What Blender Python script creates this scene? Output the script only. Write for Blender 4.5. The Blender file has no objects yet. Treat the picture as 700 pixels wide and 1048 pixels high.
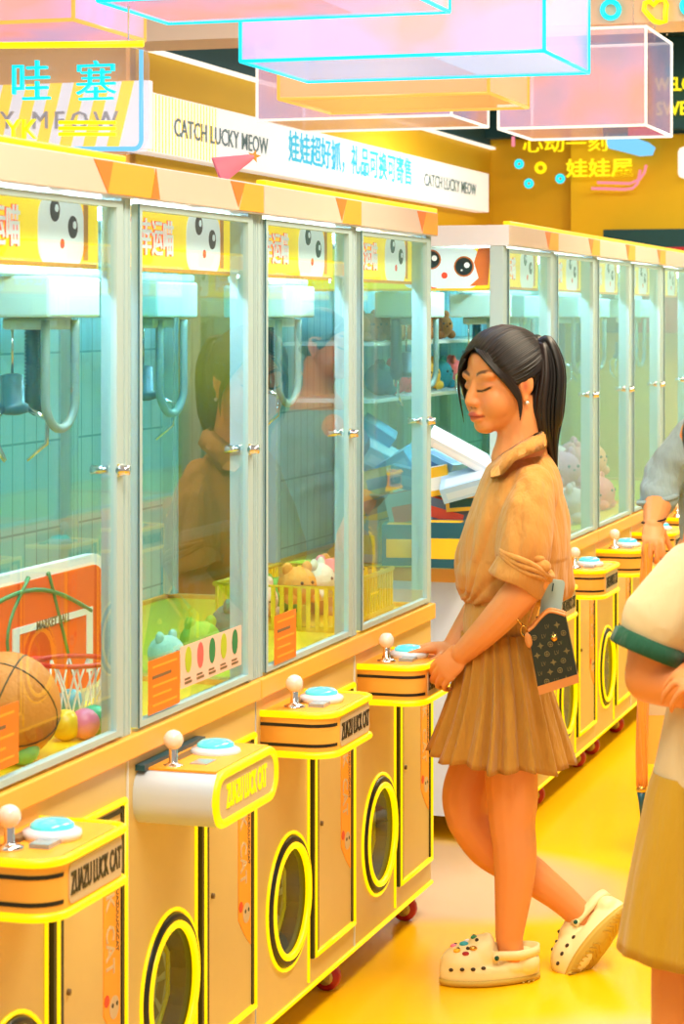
import bpy, math, random
import numpy as np
from mathutils import Vector, Matrix, noise as mnoise
random.seed(7)
SC = bpy.context.scene
COL = SC.collection
PI = math.pi
F_PX, HZ, CAMH = 2400.0, 325.0, 1.665
SN, CS = 0.3, 0.9539                       # the cabinet rows run 17.46 degrees off the viewing axis
P0 = Vector((0.2486, 6.557, 0.0))
DD = Vector((SN, CS, 0)); NN = Vector((CS, -SN, 0)); ZZ = Vector((0, 0, 1))
ROT = -math.atan2(SN, CS)

def L(u, v, z=0.0):
    return P0 + DD*u + NN*v + ZZ*z
def on_u(px, py, u):                        # point of the plane u = const seen at a photo position
    r = (px-350)/F_PX
    v = (r*(6.557+CS*u)-0.2486-SN*u)/(CS+SN*r)
    y = 6.557+CS*u-SN*v
    return v, CAMH-(py-HZ)/F_PX*y
def on_v(px, py, v):
    r = (px-350)/F_PX
    u = (r*(6.557-SN*v)-0.2486-CS*v)/(SN-CS*r)
    y = 6.557+CS*u-SN*v
    return u, CAMH-(py-HZ)/F_PX*y
def W(px, py, D):
    return Vector(((px-350)/F_PX*D, D, CAMH-(py-HZ)/F_PX*D))

# ------------------------------------------------------------------ materials
def s2l(c):
    return tuple((x/255/12.92 if x/255 <= .04045 else ((x/255+.055)/1.055)**2.4) for x in c)
def mat(name, rgb, rough=.5, metal=0, emit=0, emit_rgb=None, var=.06, scale=18, bump=0, spec=.5, coat=0, trans=0, alpha=1, sss=0):
    m = bpy.data.materials.new(name); m.use_nodes = True
    nt = m.node_tree; b = nt.nodes['Principled BSDF']
    col = s2l(rgb)+(1,)
    if var > 0:
        tc = nt.nodes.new('ShaderNodeTexCoord'); nz = nt.nodes.new('ShaderNodeTexNoise')
        nz.inputs['Scale'].default_value = scale; nz.inputs['Detail'].default_value = 4
        nt.links.new(tc.outputs['Object'], nz.inputs['Vector'])
        rp = nt.nodes.new('ShaderNodeMapRange'); rp.inputs['To Min'].default_value = 1-var; rp.inputs['To Max'].default_value = 1+var
        nt.links.new(nz.outputs['Fac'], rp.inputs['Value'])
        mx = nt.nodes.new('ShaderNodeVectorMath'); mx.operation = 'SCALE'; mx.inputs[0].default_value = col[:3]
        nt.links.new(rp.outputs['Result'], mx.inputs['Scale']); nt.links.new(mx.outputs[0], b.inputs['Base Color'])
        if bump:
            bp = nt.nodes.new('ShaderNodeBump'); bp.inputs['Strength'].default_value = bump; bp.inputs['Distance'].default_value = .01
            nt.links.new(nz.outputs['Fac'], bp.inputs['Height']); nt.links.new(bp.outputs['Normal'], b.inputs['Normal'])
    else:
        b.inputs['Base Color'].default_value = col
    b.inputs['Roughness'].default_value = rough; b.inputs['Metallic'].default_value = metal
    b.inputs['Specular IOR Level'].default_value = spec
    b.inputs['Coat Weight'].default_value = coat; b.inputs['Transmission Weight'].default_value = trans
    b.inputs['Alpha'].default_value = alpha
    if sss:
        b.inputs['Subsurface Weight'].default_value = sss; b.inputs['Subsurface Radius'].default_value = (.012, .005, .002); b.inputs['Subsurface Scale'].default_value = 1
    if emit:
        b.inputs['Emission Color'].default_value = s2l(emit_rgb or rgb)+(1,); b.inputs['Emission Strength'].default_value = emit
    return m
def glass_mat(name, tint, veil=0.0, veil_rgb=(255, 255, 255), refl=1.0, emit=0, iris=False):
    m = bpy.data.materials.new(name); m.use_nodes = True
    nt = m.node_tree; N = nt.nodes; N.clear(); lk = nt.links.new
    out = N.new('ShaderNodeOutputMaterial'); tr = N.new('ShaderNodeBsdfTransparent'); gl = N.new('ShaderNodeBsdfGlossy')
    tr.inputs[0].default_value = s2l(tint)+(1,); gl.inputs['Roughness'].default_value = .01
    gl.inputs[0].default_value = (1, 1, 1, 1)
    lw = N.new('ShaderNodeLayerWeight'); lw.inputs['Blend'].default_value = .5
    p5 = N.new('ShaderNodeMath'); p5.operation = 'POWER'; p5.inputs[1].default_value = 5; lk(lw.outputs['Facing'], p5.inputs[0])
    ma = N.new('ShaderNodeMath'); ma.operation = 'MULTIPLY_ADD'; ma.inputs[1].default_value = .95*refl; ma.inputs[2].default_value = .04*refl
    lk(p5.outputs[0], ma.inputs[0])
    ge = N.new('ShaderNodeNewGeometry'); fr = N.new('ShaderNodeMath'); fr.operation = 'SUBTRACT'; fr.inputs[0].default_value = 1; lk(ge.outputs['Backfacing'], fr.inputs[1])
    mb_ = N.new('ShaderNodeMath'); mb_.operation = 'MULTIPLY'; lk(ma.outputs[0], mb_.inputs[0]); lk(fr.outputs[0], mb_.inputs[1]); ma = mb_
    base = tr.outputs[0]
    if veil:
        df = N.new('ShaderNodeBsdfTranslucent'); d2 = N.new('ShaderNodeBsdfDiffuse'); a = N.new('ShaderNodeMixShader'); a.inputs[0].default_value = .5
        lk(d2.outputs[0], a.inputs[1]); lk(df.outputs[0], a.inputs[2])
        d2.inputs[0].default_value = df.inputs[0].default_value = s2l(veil_rgb)+(1,)
        src = a.outputs[0]
        em = N.new('ShaderNodeEmission'); em.inputs[0].default_value = s2l(veil_rgb)+(1,); em.inputs[1].default_value = emit
        if iris:
            tc = N.new('ShaderNodeTexCoord'); nz = N.new('ShaderNodeTexNoise'); nz.inputs['Scale'].default_value = 3.2
            lk(tc.outputs['Object'], nz.inputs[0])
            cr = N.new('ShaderNodeValToRGB'); e = cr.color_ramp.elements
            e[0].position = .32; e[0].color = s2l((170, 205, 250))+(1,); e[1].position = .68; e[1].color = s2l((255, 200, 170))+(1,)
            k = cr.color_ramp.elements.new(.44); k.color = s2l((225, 205, 245))+(1,)
            k = cr.color_ramp.elements.new(.55); k.color = s2l((255, 205, 215))+(1,)
            lk(nz.outputs['Fac'], cr.inputs[0]); lk(cr.outputs[0], d2.inputs[0]); lk(cr.outputs[0], df.inputs[0]); lk(cr.outputs[0], em.inputs[0])
        if emit:
            ad = N.new('ShaderNodeAddShader'); lk(src, ad.inputs[0]); lk(em.outputs[0], ad.inputs[1]); src = ad.outputs[0]
        vm = N.new('ShaderNodeMixShader'); vm.inputs[0].default_value = veil
        lk(tr.outputs[0], vm.inputs[1]); lk(src, vm.inputs[2]); base = vm.outputs[0]
    mx = N.new('ShaderNodeMixShader'); lk(ma.outputs[0], mx.inputs[0]); lk(base, mx.inputs[1]); lk(gl.outputs[0], mx.inputs[2])
    lk(mx.outputs[0], out.inputs[0])
    return m
M = {}
def neon(name, rgb, k=1.2):
    return mat(name, tuple(c*.25 for c in rgb), .35, emit=k, emit_rgb=rgb, var=0)
M['cream'] = mat('laminate with painted yellow light', (212, 184, 116), .38, var=.03)  # body is white; yellow neon light on the fronts is put into this colour
M['white'] = mat('white laminate', (216, 222, 234), .35, var=.02)
M['cap'] = mat('pale cap laminate', (216, 190, 174), .4, var=.02)
M['rail'] = mat('apricot rail', (250, 180, 75), .4, var=.02)
M['alu'] = mat('brushed aluminium', (176, 202, 208), .4, metal=.1, var=.015, scale=20)
M['teal_panel'] = mat('pale teal back panel', (158, 208, 226), .35, var=.08, scale=6)
def ribs(m):
    nt = m.node_tree; b = nt.nodes['Principled BSDF']; tc = nt.nodes.new('ShaderNodeTexCoord'); br = nt.nodes.new('ShaderNodeTexBrick')
    mp = nt.nodes.new('ShaderNodeMapping'); mp.inputs['Rotation'].default_value = (PI/2, 0, PI/2); nt.links.new(tc.outputs['Object'], mp.inputs[0])
    sp = nt.nodes.new('ShaderNodeSeparateXYZ'); cb = nt.nodes.new('ShaderNodeCombineXYZ'); nt.links.new(tc.outputs['Object'], sp.inputs[0])
    nt.links.new(sp.outputs[1], cb.inputs[0]); nt.links.new(sp.outputs[2], cb.inputs[1]); nt.links.new(cb.outputs[0], br.inputs['Vector'])
    br.inputs['Scale'].default_value = 4; br.inputs['Brick Width'].default_value = .28; br.inputs['Row Height'].default_value = .9; br.inputs['Mortar Size'].default_value = .012
    br.inputs['Color1'].default_value = s2l((150, 204, 220))+(1,); br.inputs['Color2'].default_value = s2l((178, 216, 222))+(1,); br.inputs['Mortar'].default_value = s2l((96, 160, 176))+(1,)
    br.offset = .0; nt.links.new(br.outputs['Color'], b.inputs['Base Color'])
ribs(M['teal_panel'])
M['yellow_tray'] = mat('yellow tray', (250, 205, 30), .4, var=.04)
M['black'] = mat('black trim', (22, 26, 24), .4, var=0)
M['orange'] = mat('orange print', (255, 165, 45), .45, var=.02)
M['dorange'] = mat('deep orange print', (246, 122, 30), .45, var=.02)
M['yprint'] = mat('yellow banner print', (255, 208, 0), .4, var=.02, emit=.75)
M['wprint'] = mat('white print', (240, 238, 236), .4, var=0)
M['wlit'] = mat('backlit white print', (238, 234, 232), .4, var=0, emit=.45)
M['rlit'] = mat('backlit red print', (232, 66, 36), .45, var=0, emit=.5)
M['rprint'] = mat('red print', (226, 62, 40), .45, var=0)
M['nY'] = neon('yellow neon', (255, 206, 0), 1.32)
M['nC'] = neon('cyan neon', (0, 225, 240), 1.25)
M['nP'] = neon('pink neon', (255, 140, 160), 1.0)
M['nO'] = neon('orange edge light', (255, 188, 80), 1.05)
M['nW'] = neon('white edge light', (255, 246, 226), 1.1)
M['nB'] = neon('pale blue neon', (120, 205, 250), 1.0)
M['nG'] = neon('yellow sign neon', (255, 232, 0), 1.25)
M['strip'] = neon('cool light tube', (204, 240, 255), 48)
M['bluegrey'] = mat('pale blue plastic', (196, 208, 224), .3, var=.02)
M['chute'] = mat('dark teal hollow', (20, 78, 96), .35, var=.1)
M['plate'] = mat('taupe name plate', (206, 184, 150), .4, var=.02)
M['emblem'] = mat('brown emblem print', (120, 96, 62), .5, var=0)
M['chrome'] = mat('chrome', (225, 225, 228), .12, metal=1, var=0)
M['ball'] = mat('milky knob', (238, 226, 218), .2, coat=.6, var=0)
M['dome'] = mat('cyan button', (80, 214, 222), .15, emit=.5, coat=.5, var=.12, scale=25)
M['domeP'] = mat('pink button', (246, 180, 222), .15, emit=.35, coat=.5, var=0)
M['domeW'] = mat('white button rim', (214, 226, 244), .15, coat=.5, var=0)
M['hose'] = mat('dark teal hose', (22, 92, 112), .35, var=.1, scale=60)
M['ghose'] = mat('grey hose', (128, 150, 148), .35, var=.05)
M['gantry'] = mat('pale gantry housing', (182, 204, 198), .4, var=.03)
M['screen'] = mat('grey display', (150, 160, 164), .15, var=.05)
M['redwheel'] = mat('red caster', (176, 26, 40), .4, var=.05)
M['bracket'] = mat('zinc bracket', (206, 192, 120), .4, metal=.4, var=.05)
M['glass'] = glass_mat('clear teal glass', (240, 252, 254), refl=1.0)
M['door_glass'] = glass_mat('coated door glass', (238, 251, 253), refl=1.35)
M['glass2'] = glass_mat('chute glass', (220, 240, 240), refl=.6)
M['white_paper'] = mat('white card', (240, 240, 240), .6, var=.02)

# ------------------------------------------------------------------ mesh builder
def basis(d):
    d = Vector(d).normalized()
    a = Vector((0, 0, 1)) if abs(d.z) < .9 else Vector((1, 0, 0))
    x = d.cross(a).normalized(); return x, d.cross(x).normalized(), d
class MB:
    def __init__(s): s.v = []; s.f = []; s.mi = []; s.sm = []
    def add(s, vs, fs, mi=0, smooth=False):
        o = len(s.v); s.v.extend([tuple(p) for p in vs])
        for f in fs: s.f.append(tuple(i+o for i in f)); s.mi.append(mi); s.sm.append(smooth)
        return s
    def box(s, x0, x1, y0, y1, z0, z1, mi=0):
        v = [(x, y, z) for x in (x0, x1) for y in (y0, y1) for z in (z0, z1)]
        return s.add(v, [(0, 1, 3, 2), (4, 6, 7, 5), (0, 4, 5, 1), (2, 3, 7, 6), (0, 2, 6, 4), (1, 5, 7, 3)], mi)
    def obox(s, c, ax, ay, az, mi=0):
        c, ax, ay, az = map(Vector, (c, ax, ay, az))
        v = [c+ax*i+ay*j+az*k for i in (-1, 1) for j in (-1, 1) for k in (-1, 1)]
        return s.add(v, [(0, 1, 3, 2), (4, 6, 7, 5), (0, 4, 5, 1), (2, 3, 7, 6), (0, 2, 6, 4), (1, 5, 7, 3)], mi)
    def tube(s, pts, r, n=8, closed=False, mi=0, caps=True, flat=1.0):
        pts = [Vector(p) for p in pts]; k = len(pts)
        rs = r if isinstance(r, (list, tuple)) else [r]*k
        vs = []; prev = None
        for i, p in enumerate(pts):
            if closed: t = (pts[(i+1) % k]-pts[i-1])
            else: t = pts[min(i+1, k-1)]-pts[max(i-1, 0)]
            t = t.normalized() if t.length > 1e-9 else Vector((0, 0, 1))
            if prev is None: x, y, _ = basis(t)
            else:
                x = (prev-t*prev.dot(t)); x = x.normalized() if x.length > 1e-6 else basis(t)[0]
                y = t.cross(x)
            prev = x
            for j in range(n):
                a = 2*PI*j/n; vs.append(p+(x*math.cos(a)+y*math.sin(a)*flat)*rs[i])
        fs = []
        for i in range(k if closed else k-1):
            for j in range(n):
                a, b = i*n+j, i*n+(j+1) % n; c = ((i+1) % k)*n
                fs.append((a, b, c+(j+1) % n, c+j))
        if not closed and caps:
            fs.append(tuple(range(n))[::-1]); fs.append(tuple((k-1)*n+j for j in range(n)))
        return s.add(vs, fs, mi, True)
    def cyl(s, p0, p1, r0, r1=None, n=16, mi=0): return s.tube([p0, p1], [r0, r0 if r1 is None else r1], n, mi=mi)
    def ell(s, c, r, axes=None, nu=16, nv=10, mi=0):
        c = Vector(c); r = (r,)*3 if isinstance(r, (int, float)) else r
        A = [Vector(a) for a in axes] if axes else [Vector((1, 0, 0)), Vector((0, 1, 0)), Vector((0, 0, 1))]
        vs = [c-A[2]*r[2]]
        for i in range(1, nv):
            t = -PI/2+PI*i/nv
            for j in range(nu):
                a = 2*PI*j/nu
                vs.append(c+A[0]*(r[0]*math.cos(t)*math.cos(a))+A[1]*(r[1]*math.cos(t)*math.sin(a))+A[2]*(r[2]*math.sin(t)))
        vs.append(c+A[2]*r[2]); fs = []
        for j in range(nu): fs.append((0, 1+(j+1) % nu, 1+j))
        for i in range(nv-2):
            for j in range(nu):
                a = 1+i*nu; b = a+nu
                fs.append((a+j, a+(j+1) % nu, b+(j+1) % nu, b+j))
        t = 1+(nv-2)*nu; e = len(vs)-1
        for j in range(nu): fs.append((t+j, t+(j+1) % nu, e))
        return s.add(vs, fs, mi, True)
    def prism(s, poly, o, ax, ay, az, mi=0, smooth=False):
        o, ax, ay, az = map(Vector, (o, ax, ay, az)); n = len(poly)
        vs = [o+ax*p[0]+ay*p[1] for p in poly]+[o+ax*p[0]+ay*p[1]+az for p in poly]
        s.add(vs, [tuple(range(n))[::-1], tuple(range(n, 2*n))], mi)
        return s.add(vs, [(i, (i+1) % n, n+(i+1) % n, n+i) for i in range(n)], mi, smooth)
    def lathe(s, prof, o=(0, 0, 0), n=20, mi=0, axes=None):
        o = Vector(o); A = [Vector(a) for a in axes] if axes else [Vector((1, 0, 0)), Vector((0, 1, 0)), Vector((0, 0, 1))]
        vs = [o+A[0]*r*math.cos(2*PI*j/n)+A[1]*r*math.sin(2*PI*j/n)+A[2]*z for r, z in prof for j in range(n)]
        k = len(prof)
        fs = [(i*n+j, i*n+(j+1) % n, (i+1)*n+(j+1) % n, (i+1)*n+j) for i in range(k-1) for j in range(n)]
        fs += [tuple(range(n))[::-1], tuple((k-1)*n+j for j in range(n))]
        return s.add(vs, fs, mi, True)
    def loft(s, rings, mi=0, closed_ends=True):
        n = len(rings[0]); vs = [p for r in rings for p in r]
        fs = [(i*n+j, i*n+(j+1) % n, (i+1)*n+(j+1) % n, (i+1)*n+j) for i in range(len(rings)-1) for j in range(n)]
        if closed_ends: fs += [tuple(range(n))[::-1], tuple((len(rings)-1)*n+j for j in range(n))]
        return s.add(vs, fs, mi, True)
    def text(s, body, size, o, right, up, mi=0, bold=0, depth=.0015, squeeze=1.0, center=True):
        vs, fs = text_geo(body, bold)
        if not vs: return s
        o, right, up = Vector(o), Vector(right).normalized(), Vector(up).normalized(); nrm = right.cross(up)
        xs = [v[0] for v in vs]; ys = [v[1] for v in vs]
        cx, cy = ((min(xs)+max(xs))/2, (min(ys)+max(ys))/2) if center else (min(xs), min(ys))
        return s.add([o+right*((v[0]-cx)*size*squeeze)+up*((v[1]-cy)*size)+nrm*(v[2]*depth) for v in vs], fs, mi)
    def build(s, name, mats, parent=None, bevel=0, seg=2, loc=None):
        me = bpy.data.meshes.new(name); me.from_pydata(s.v, [], s.f)
        for m in (mats if isinstance(mats, (list, tuple)) else [mats]): me.materials.append(M[m] if isinstance(m, str) else m)
        me.polygons.foreach_set('material_index', s.mi); me.polygons.foreach_set('use_smooth', s.sm); me.update()
        o = bpy.data.objects.new(name, me); COL.objects.link(o)
        if parent: o.parent = parent
        if loc is not None: o.location = loc
        if bevel:
            b = o.modifiers.new('bevel', 'BEVEL'); b.width = bevel; b.segments = seg; b.limit_method = 'ANGLE'; b.angle_limit = .7
        return o
_tc = {}
def text_geo(body, bold=0):
    k = (body, bold)
    if k not in _tc:
        c = bpy.data.curves.new('glyphs', 'FONT'); c.body = body; c.size = 1; c.extrude = .5; c.offset = bold; c.resolution_u = 2
        o = bpy.data.objects.new('glyphs', c); COL.objects.link(o); bpy.context.view_layer.update()
        me = bpy.data.meshes.new_from_object(o.evaluated_get(bpy.context.evaluated_depsgraph_get()))
        _tc[k] = ([tuple(v.co) for v in me.vertices], [tuple(p.vertices) for p in me.polygons])
        bpy.data.objects.remove(o); bpy.data.curves.remove(c); bpy.data.meshes.remove(me)
    return _tc[k]
def tag(o, label=None, cat=None, group=None, kind=None):
    for k, v in (('label', label), ('category', cat), ('group', group), ('kind', kind)):
        if v: o[k] = v
    return o
def empty(name, loc, rz=0):
    o = bpy.data.objects.new(name, None); COL.objects.link(o); o.location = loc; o.rotation_euler = (0, 0, rz); o.empty_display_size = .1
    return o
def copy_tree(o, parent=None):
    c = o.copy(); COL.objects.link(c)
    if parent: c.parent = parent
    for ch in list(KIDS.get(o.name, [])) or list(o.children): copy_tree(ch, c)
    return c
KIDS = {}
def arc(c, r, a0, a1, n): return [(c[0]+r*math.cos(a0+(a1-a0)*i/n), c[1]+r*math.sin(a0+(a1-a0)*i/n)) for i in range(n+1)]
def rrect(x0, x1, y0, y1, r, n=6):
    return arc((x1-r, y0+r), r, -PI/2, 0, n)+arc((x1-r, y1-r), r, 0, PI/2, n)+arc((x0+r, y1-r), r, PI/2, PI, n)+arc((x0+r, y0+r), r, PI, 1.5*PI, n)
def rand_axes(tilt=.5, yaw=None):
    e = Matrix.Rotation(random.uniform(0, 2*PI) if yaw is None else yaw, 3, 'Z') @ Matrix.Rotation(random.uniform(-tilt, tilt), 3, 'X') @ Matrix.Rotation(random.uniform(-tilt, tilt), 3, 'Y')
    return e.col[0].copy(), e.col[1].copy(), e.col[2].copy()
# ------------------------------------------------------------------ claw cabinets (local: x out to the aisle, y along the row, z up)
UW = 0.73; DEP = 0.80; CW = 2*UW
ZB, ZR0, ZR1, ZC0, ZC1 = .083, .825, .868, 1.892, 1.957
CHY, CHZ, CHR = .221, .328, .143
def front_face(mb, x, y0, y1, z0, z1, holes, mi=0):
    # a flat panel with round holes: strips around each hole
    edges = [y0]+[e for h in holes for e in (h[0]-h[2], h[0]+h[2])]+[y1]
    for i in range(0, len(edges), 2):
        a, b = edges[i], edges[i+1]
        if b > a: mb.add([(x, a, z0), (x, b, z0), (x, b, z1), (x, a, z1)], [(0, 1, 2, 3)], mi)
    for cy, cz, r in holes:
        n = 24
        for top in (0, 1):
            vs = []
            for i in range(n+1):
                a = PI-PI*i/n if top else PI+PI*i/n
                vs.append((x, cy+r*math.cos(a), cz+r*math.sin(a)))
            zz = z1 if top else z0
            vs2 = [(x, v[1], zz) for v in vs]
            fs = [(i, i+1, n+2+i, n+1+i) if top else (i+1, i, n+1+i, n+2+i) for i in range(n)]
            mb.add(vs+vs2, [f[::1] for f in fs], mi)
def console(parent, y0, pill=False):
    p = .165; y1 = y0+(.36 if pill else .31); zt, zb = .79, .70
    if not pill:
        r = .055
        plan = [(-.002, y0)]+[(x, y) for x, y in arc((p-r, y0+r), r, -PI/2, 0, 8)]+[(x, y) for x, y in arc((p-r*.6, y1-r*.6), r*.6, 0, PI/2, 6)]+[(-.002, y1)]
        mb = MB(); mb.prism(plan, (0, 0, zb), (1, 0, 0), (0, 1, 0), (0, 0, zt-zb), 0, True)
        ins = [(x*.94, y0+(y-y0)*.95+.006) for x, y in plan]
        mb.prism(ins, (0, 0, zt), (1, 0, 0), (0, 1, 0), (0, 0, .0025), 1)
        c = mb.build('control_console', ['rail', 'orange'], parent)
        s = MB(); n0 = 11
        for zz in (.722, .766):                       # the two black stripes wrap the near side and corner
            path = [(x+.0008 if i > 0 else x, y-.0012) for i, (x, y) in enumerate(plan[:8])]
            path = [(plan[0][0], y0-.0012)]+[(x+.001*math.cos(-PI/2+PI/2*i/8), y+.0012*math.sin(-PI/2+PI/2*i/8)) for i, (x, y) in enumerate(plan[1:9])]
            vs = [(x, y, zz-.0035) for x, y in path]+[(x, y, zz+.0035) for x, y in path]; k = len(path)
            s.add(vs, [(i, i+1, k+i+1, k+i) for i in range(k-1)], 0)
        s.build('stripe', 'black', c)
        t = MB(); ring = [(x+.002, y) for x, y in plan]
        t.tube([(x, y, zt-.001) for x, y in ring], .0078, 8); t.tube([(x, y, zb+.001) for x, y in ring], .0078, 8)
        t.build('neon_trim', 'nY', c)
        np_ = MB(); ya, yb = y0+.062, y1-.03; xx = p
        np_.prism(rrect(ya, yb, zb+.012, zt-.012, .012), (xx-.004, 0, 0), (0, 1, 0), (0, 0, 1), (.006, 0, 0), 0)
        np_.text('ZUAZU LUCK CAT', .052, (xx+.0028, (ya+yb)/2, (zt+zb)/2), (0, 1, 0), (0, 0, 1), 1, bold=.018, squeeze=.47)
        np_.build('name_plate', ['plate', 'black'], c)
    else:
        mb = MB(); prof = rrect(y0, y1, zb-.01, zt+.006, .045)
        mb.prism(prof, (-.002, 0, 0), (0, 1, 0), (0, 0, 1), (p, 0, 0), 0, True)
        mb.box(.006, p-.006, y0+.03, y1-.03, zt+.004, zt+.0085, 1)
        c = mb.build('control_console', ['bluegrey', 'orange'], parent)
        t = MB(); t.tube([(p, y, z) for y, z in rrect(y0+.008, y1-.008, zb-.004, zt, .042)], .0095, 8, closed=True); t.build('neon_trim', 'nY', c)
        n_ = MB(); n_.prism(rrect(y0+.016, y1-.016, zb+.004, zt-.008, .034), (p-.006, 0, 0), (0, 1, 0), (0, 0, 1), (.008, 0, 0), 0)
        n_.text('ZUAZU LUCK CAT', .062, (p+.003, (y0+y1)/2, (zt+zb)/2), (0, 1, 0), (0, 0, 1), 1, bold=.03, squeeze=.44)
        n_.build('name_plate', ['plate', 'nY'], c)
        MB().box(.0, .02, y0+.012, y1-.02, zt+.005, zt+.016).build('console_hinge', 'chute', c)
    j = MB(); jx, jy = .055, y0+.072
    j.lathe([(.024, 0), (.024, .005), (.012, .009), (.0085, .012), (.0085, .036), (.006, .04)], (jx, jy, zt+.002), 16, 0)
    j.ell((jx, jy, zt+.057), .0195, nu=18, nv=12, mi=1)
    j.build('joystick', ['chrome', 'ball'], c)
    bt = MB(); bx, by = .085, y0+(.225 if pill else .175)
    bt.lathe([(.049, 0), (.051, .008), (.049, .014), (.036, .019)], (bx, by, zt+.002), 24, 0)
    bt.lathe([(.038, 0), (.037, .007), (.028, .013), (.0, .0165)], (bx, by, zt+.019), 24, 1)
    bt.build('push_button', ['domeW', 'dome'], c)
    d = MB(); d.obox((.1, y0+.115, zt+.006), (.018, 0, .0), (0, .026, 0), (0, 0, .004), 0)
    d.box(.03, .05, y0+.12, y0+.25, zt+.002, zt+.010, 1); d.build('display', ['screen', 'emblem'], c)
def crane(parent, yc, s=1, xo=-.36):
    c = MB()
    c.box(xo-.012, xo+.012, yc-.30, yc+.30, 1.752, 1.772, 0)
    c.box(xo-.085, xo+.085, yc-.13, yc+.13, 1.665, 1.75, 0)
    c.box(xo-.05, xo+.05, yc-.07, yc+.07, 1.64, 1.665, 0)
    g = c.build('crane', 'gantry', parent, bevel=.006)
    def U(x, y, w, zb_, r, m, dy=0, coil=False, nm='hose'):
        pts = []
        zt = 1.66
        for i in range(9): pts.append((x, y-w, zt-(zt-zb_-w)*i/9))
        for i in range(13):
            a = PI+PI*i/12; pts.append((x+dy*i/12, y+w*math.cos(a), zb_+w+w*math.sin(a)))
        for i in range(1, 10): pts.append((x+dy, y+w, zb_+w+(zt-zb_-w)*i/9))
        rr = r
        if coil:
            fine = []
            for i in range(len(pts)-1):
                a, b = Vector(pts[i]), Vector(pts[i+1]); k = 4
                for q in range(k): fine.append(a.lerp(b, q/k))
            pts = fine; rr = [r*(1.18 if q % 2 else .86) for q in range(len(pts))]
        m_ = MB(); m_.tube(pts, rr, 10); m_.build(nm, m, g)
    U(xo+.05, yc-.02*s, .052, 1.435, .0095, 'ghose', .02)
    U(xo-.02, yc+.06*s, .044, 1.475, .0155, 'hose', -.02, True)
    cl = MB(); cx, cy, cz = xo-.03, yc-.06*s, 1.50
    cl.cyl((cx, cy, 1.66), (cx, cy, cz+.05), .003, n=8)
    cl.lathe([(.012, .05), (.024, .045), (.026, -.01), (.034, -.014), (.034, -.03), (.014, -.036)], (cx, cy, cz), 16, 1)
    for i in range(3):
        a = 2*PI*i/3+.4; d = Vector((math.cos(a), math.sin(a), 0)); b = Vector((cx, cy, cz))
        cl.tube([b+d*.028+Vector((0, 0, -.02)), b+d*.072+Vector((0, 0, -.045)), b+d*.07+Vector((0, 0, -.095)), b+d*.03+Vector((0, 0, -.13))], [.0055, .0055, .005, .003], 8, mi=0)
    cl.build('claw', ['chrome', 'hose'], g)
def banner_art(mb, k):
    y0 = k*UW
    mb.box(-.05, -.046, y0+.03, y0+UW-.03, 1.757, 1.884, 0)
    mb.text('天生幸运喵', .078, (-.0445, y0+.20, 1.826), (0, 1, 0), (0, 0, 1), 3, bold=.022, depth=.001, squeeze=.76)
    mb.text('天生幸运喵', .078, (-.0415, y0+.20, 1.826), (0, 1, 0), (0, 0, 1), 1, bold=.008, depth=.002, squeeze=.76)
    cy = y0+.545
    mb.prism([(a, b) for a, b in rrect(cy-.115, cy+.085, 1.760, 1.884, .04)], (-.046, 0, 0), (0, 1, 0), (0, 0, 1), (.0012, 0, 0), 1)
    for dy, dz, r in ((-.045, .04, .021), (.035, .012, .021)):
        mb.prism(arc((cy+dy, 1.82+dz), r, 0, 2*PI, 18)[:-1], (-.0448, 0, 0), (0, 1, 0), (0, 0, 1), (.001, 0, 0), 2)
        mb.prism(arc((cy+dy+.006, 1.824+dz), r*.35, 0, 2*PI, 10)[:-1], (-.0438, 0, 0), (0, 1, 0), (0, 0, 1), (.001, 0, 0), 1)
    mb.prism(arc((cy-.012, 1.80), .009, 0, 2*PI, 12)[:-1], (-.0448, 0, 0), (0, 1, 0), (0, 0, 1), (.001, 0, 0), 3)
    mb.box(-.0458, -.0446, cy+.085, cy+.105, 1.772, 1.884, 4); mb.box(-.0458, -.0446, y0+.04, y0+UW-.04, 1.757, 1.765, 4)
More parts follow.
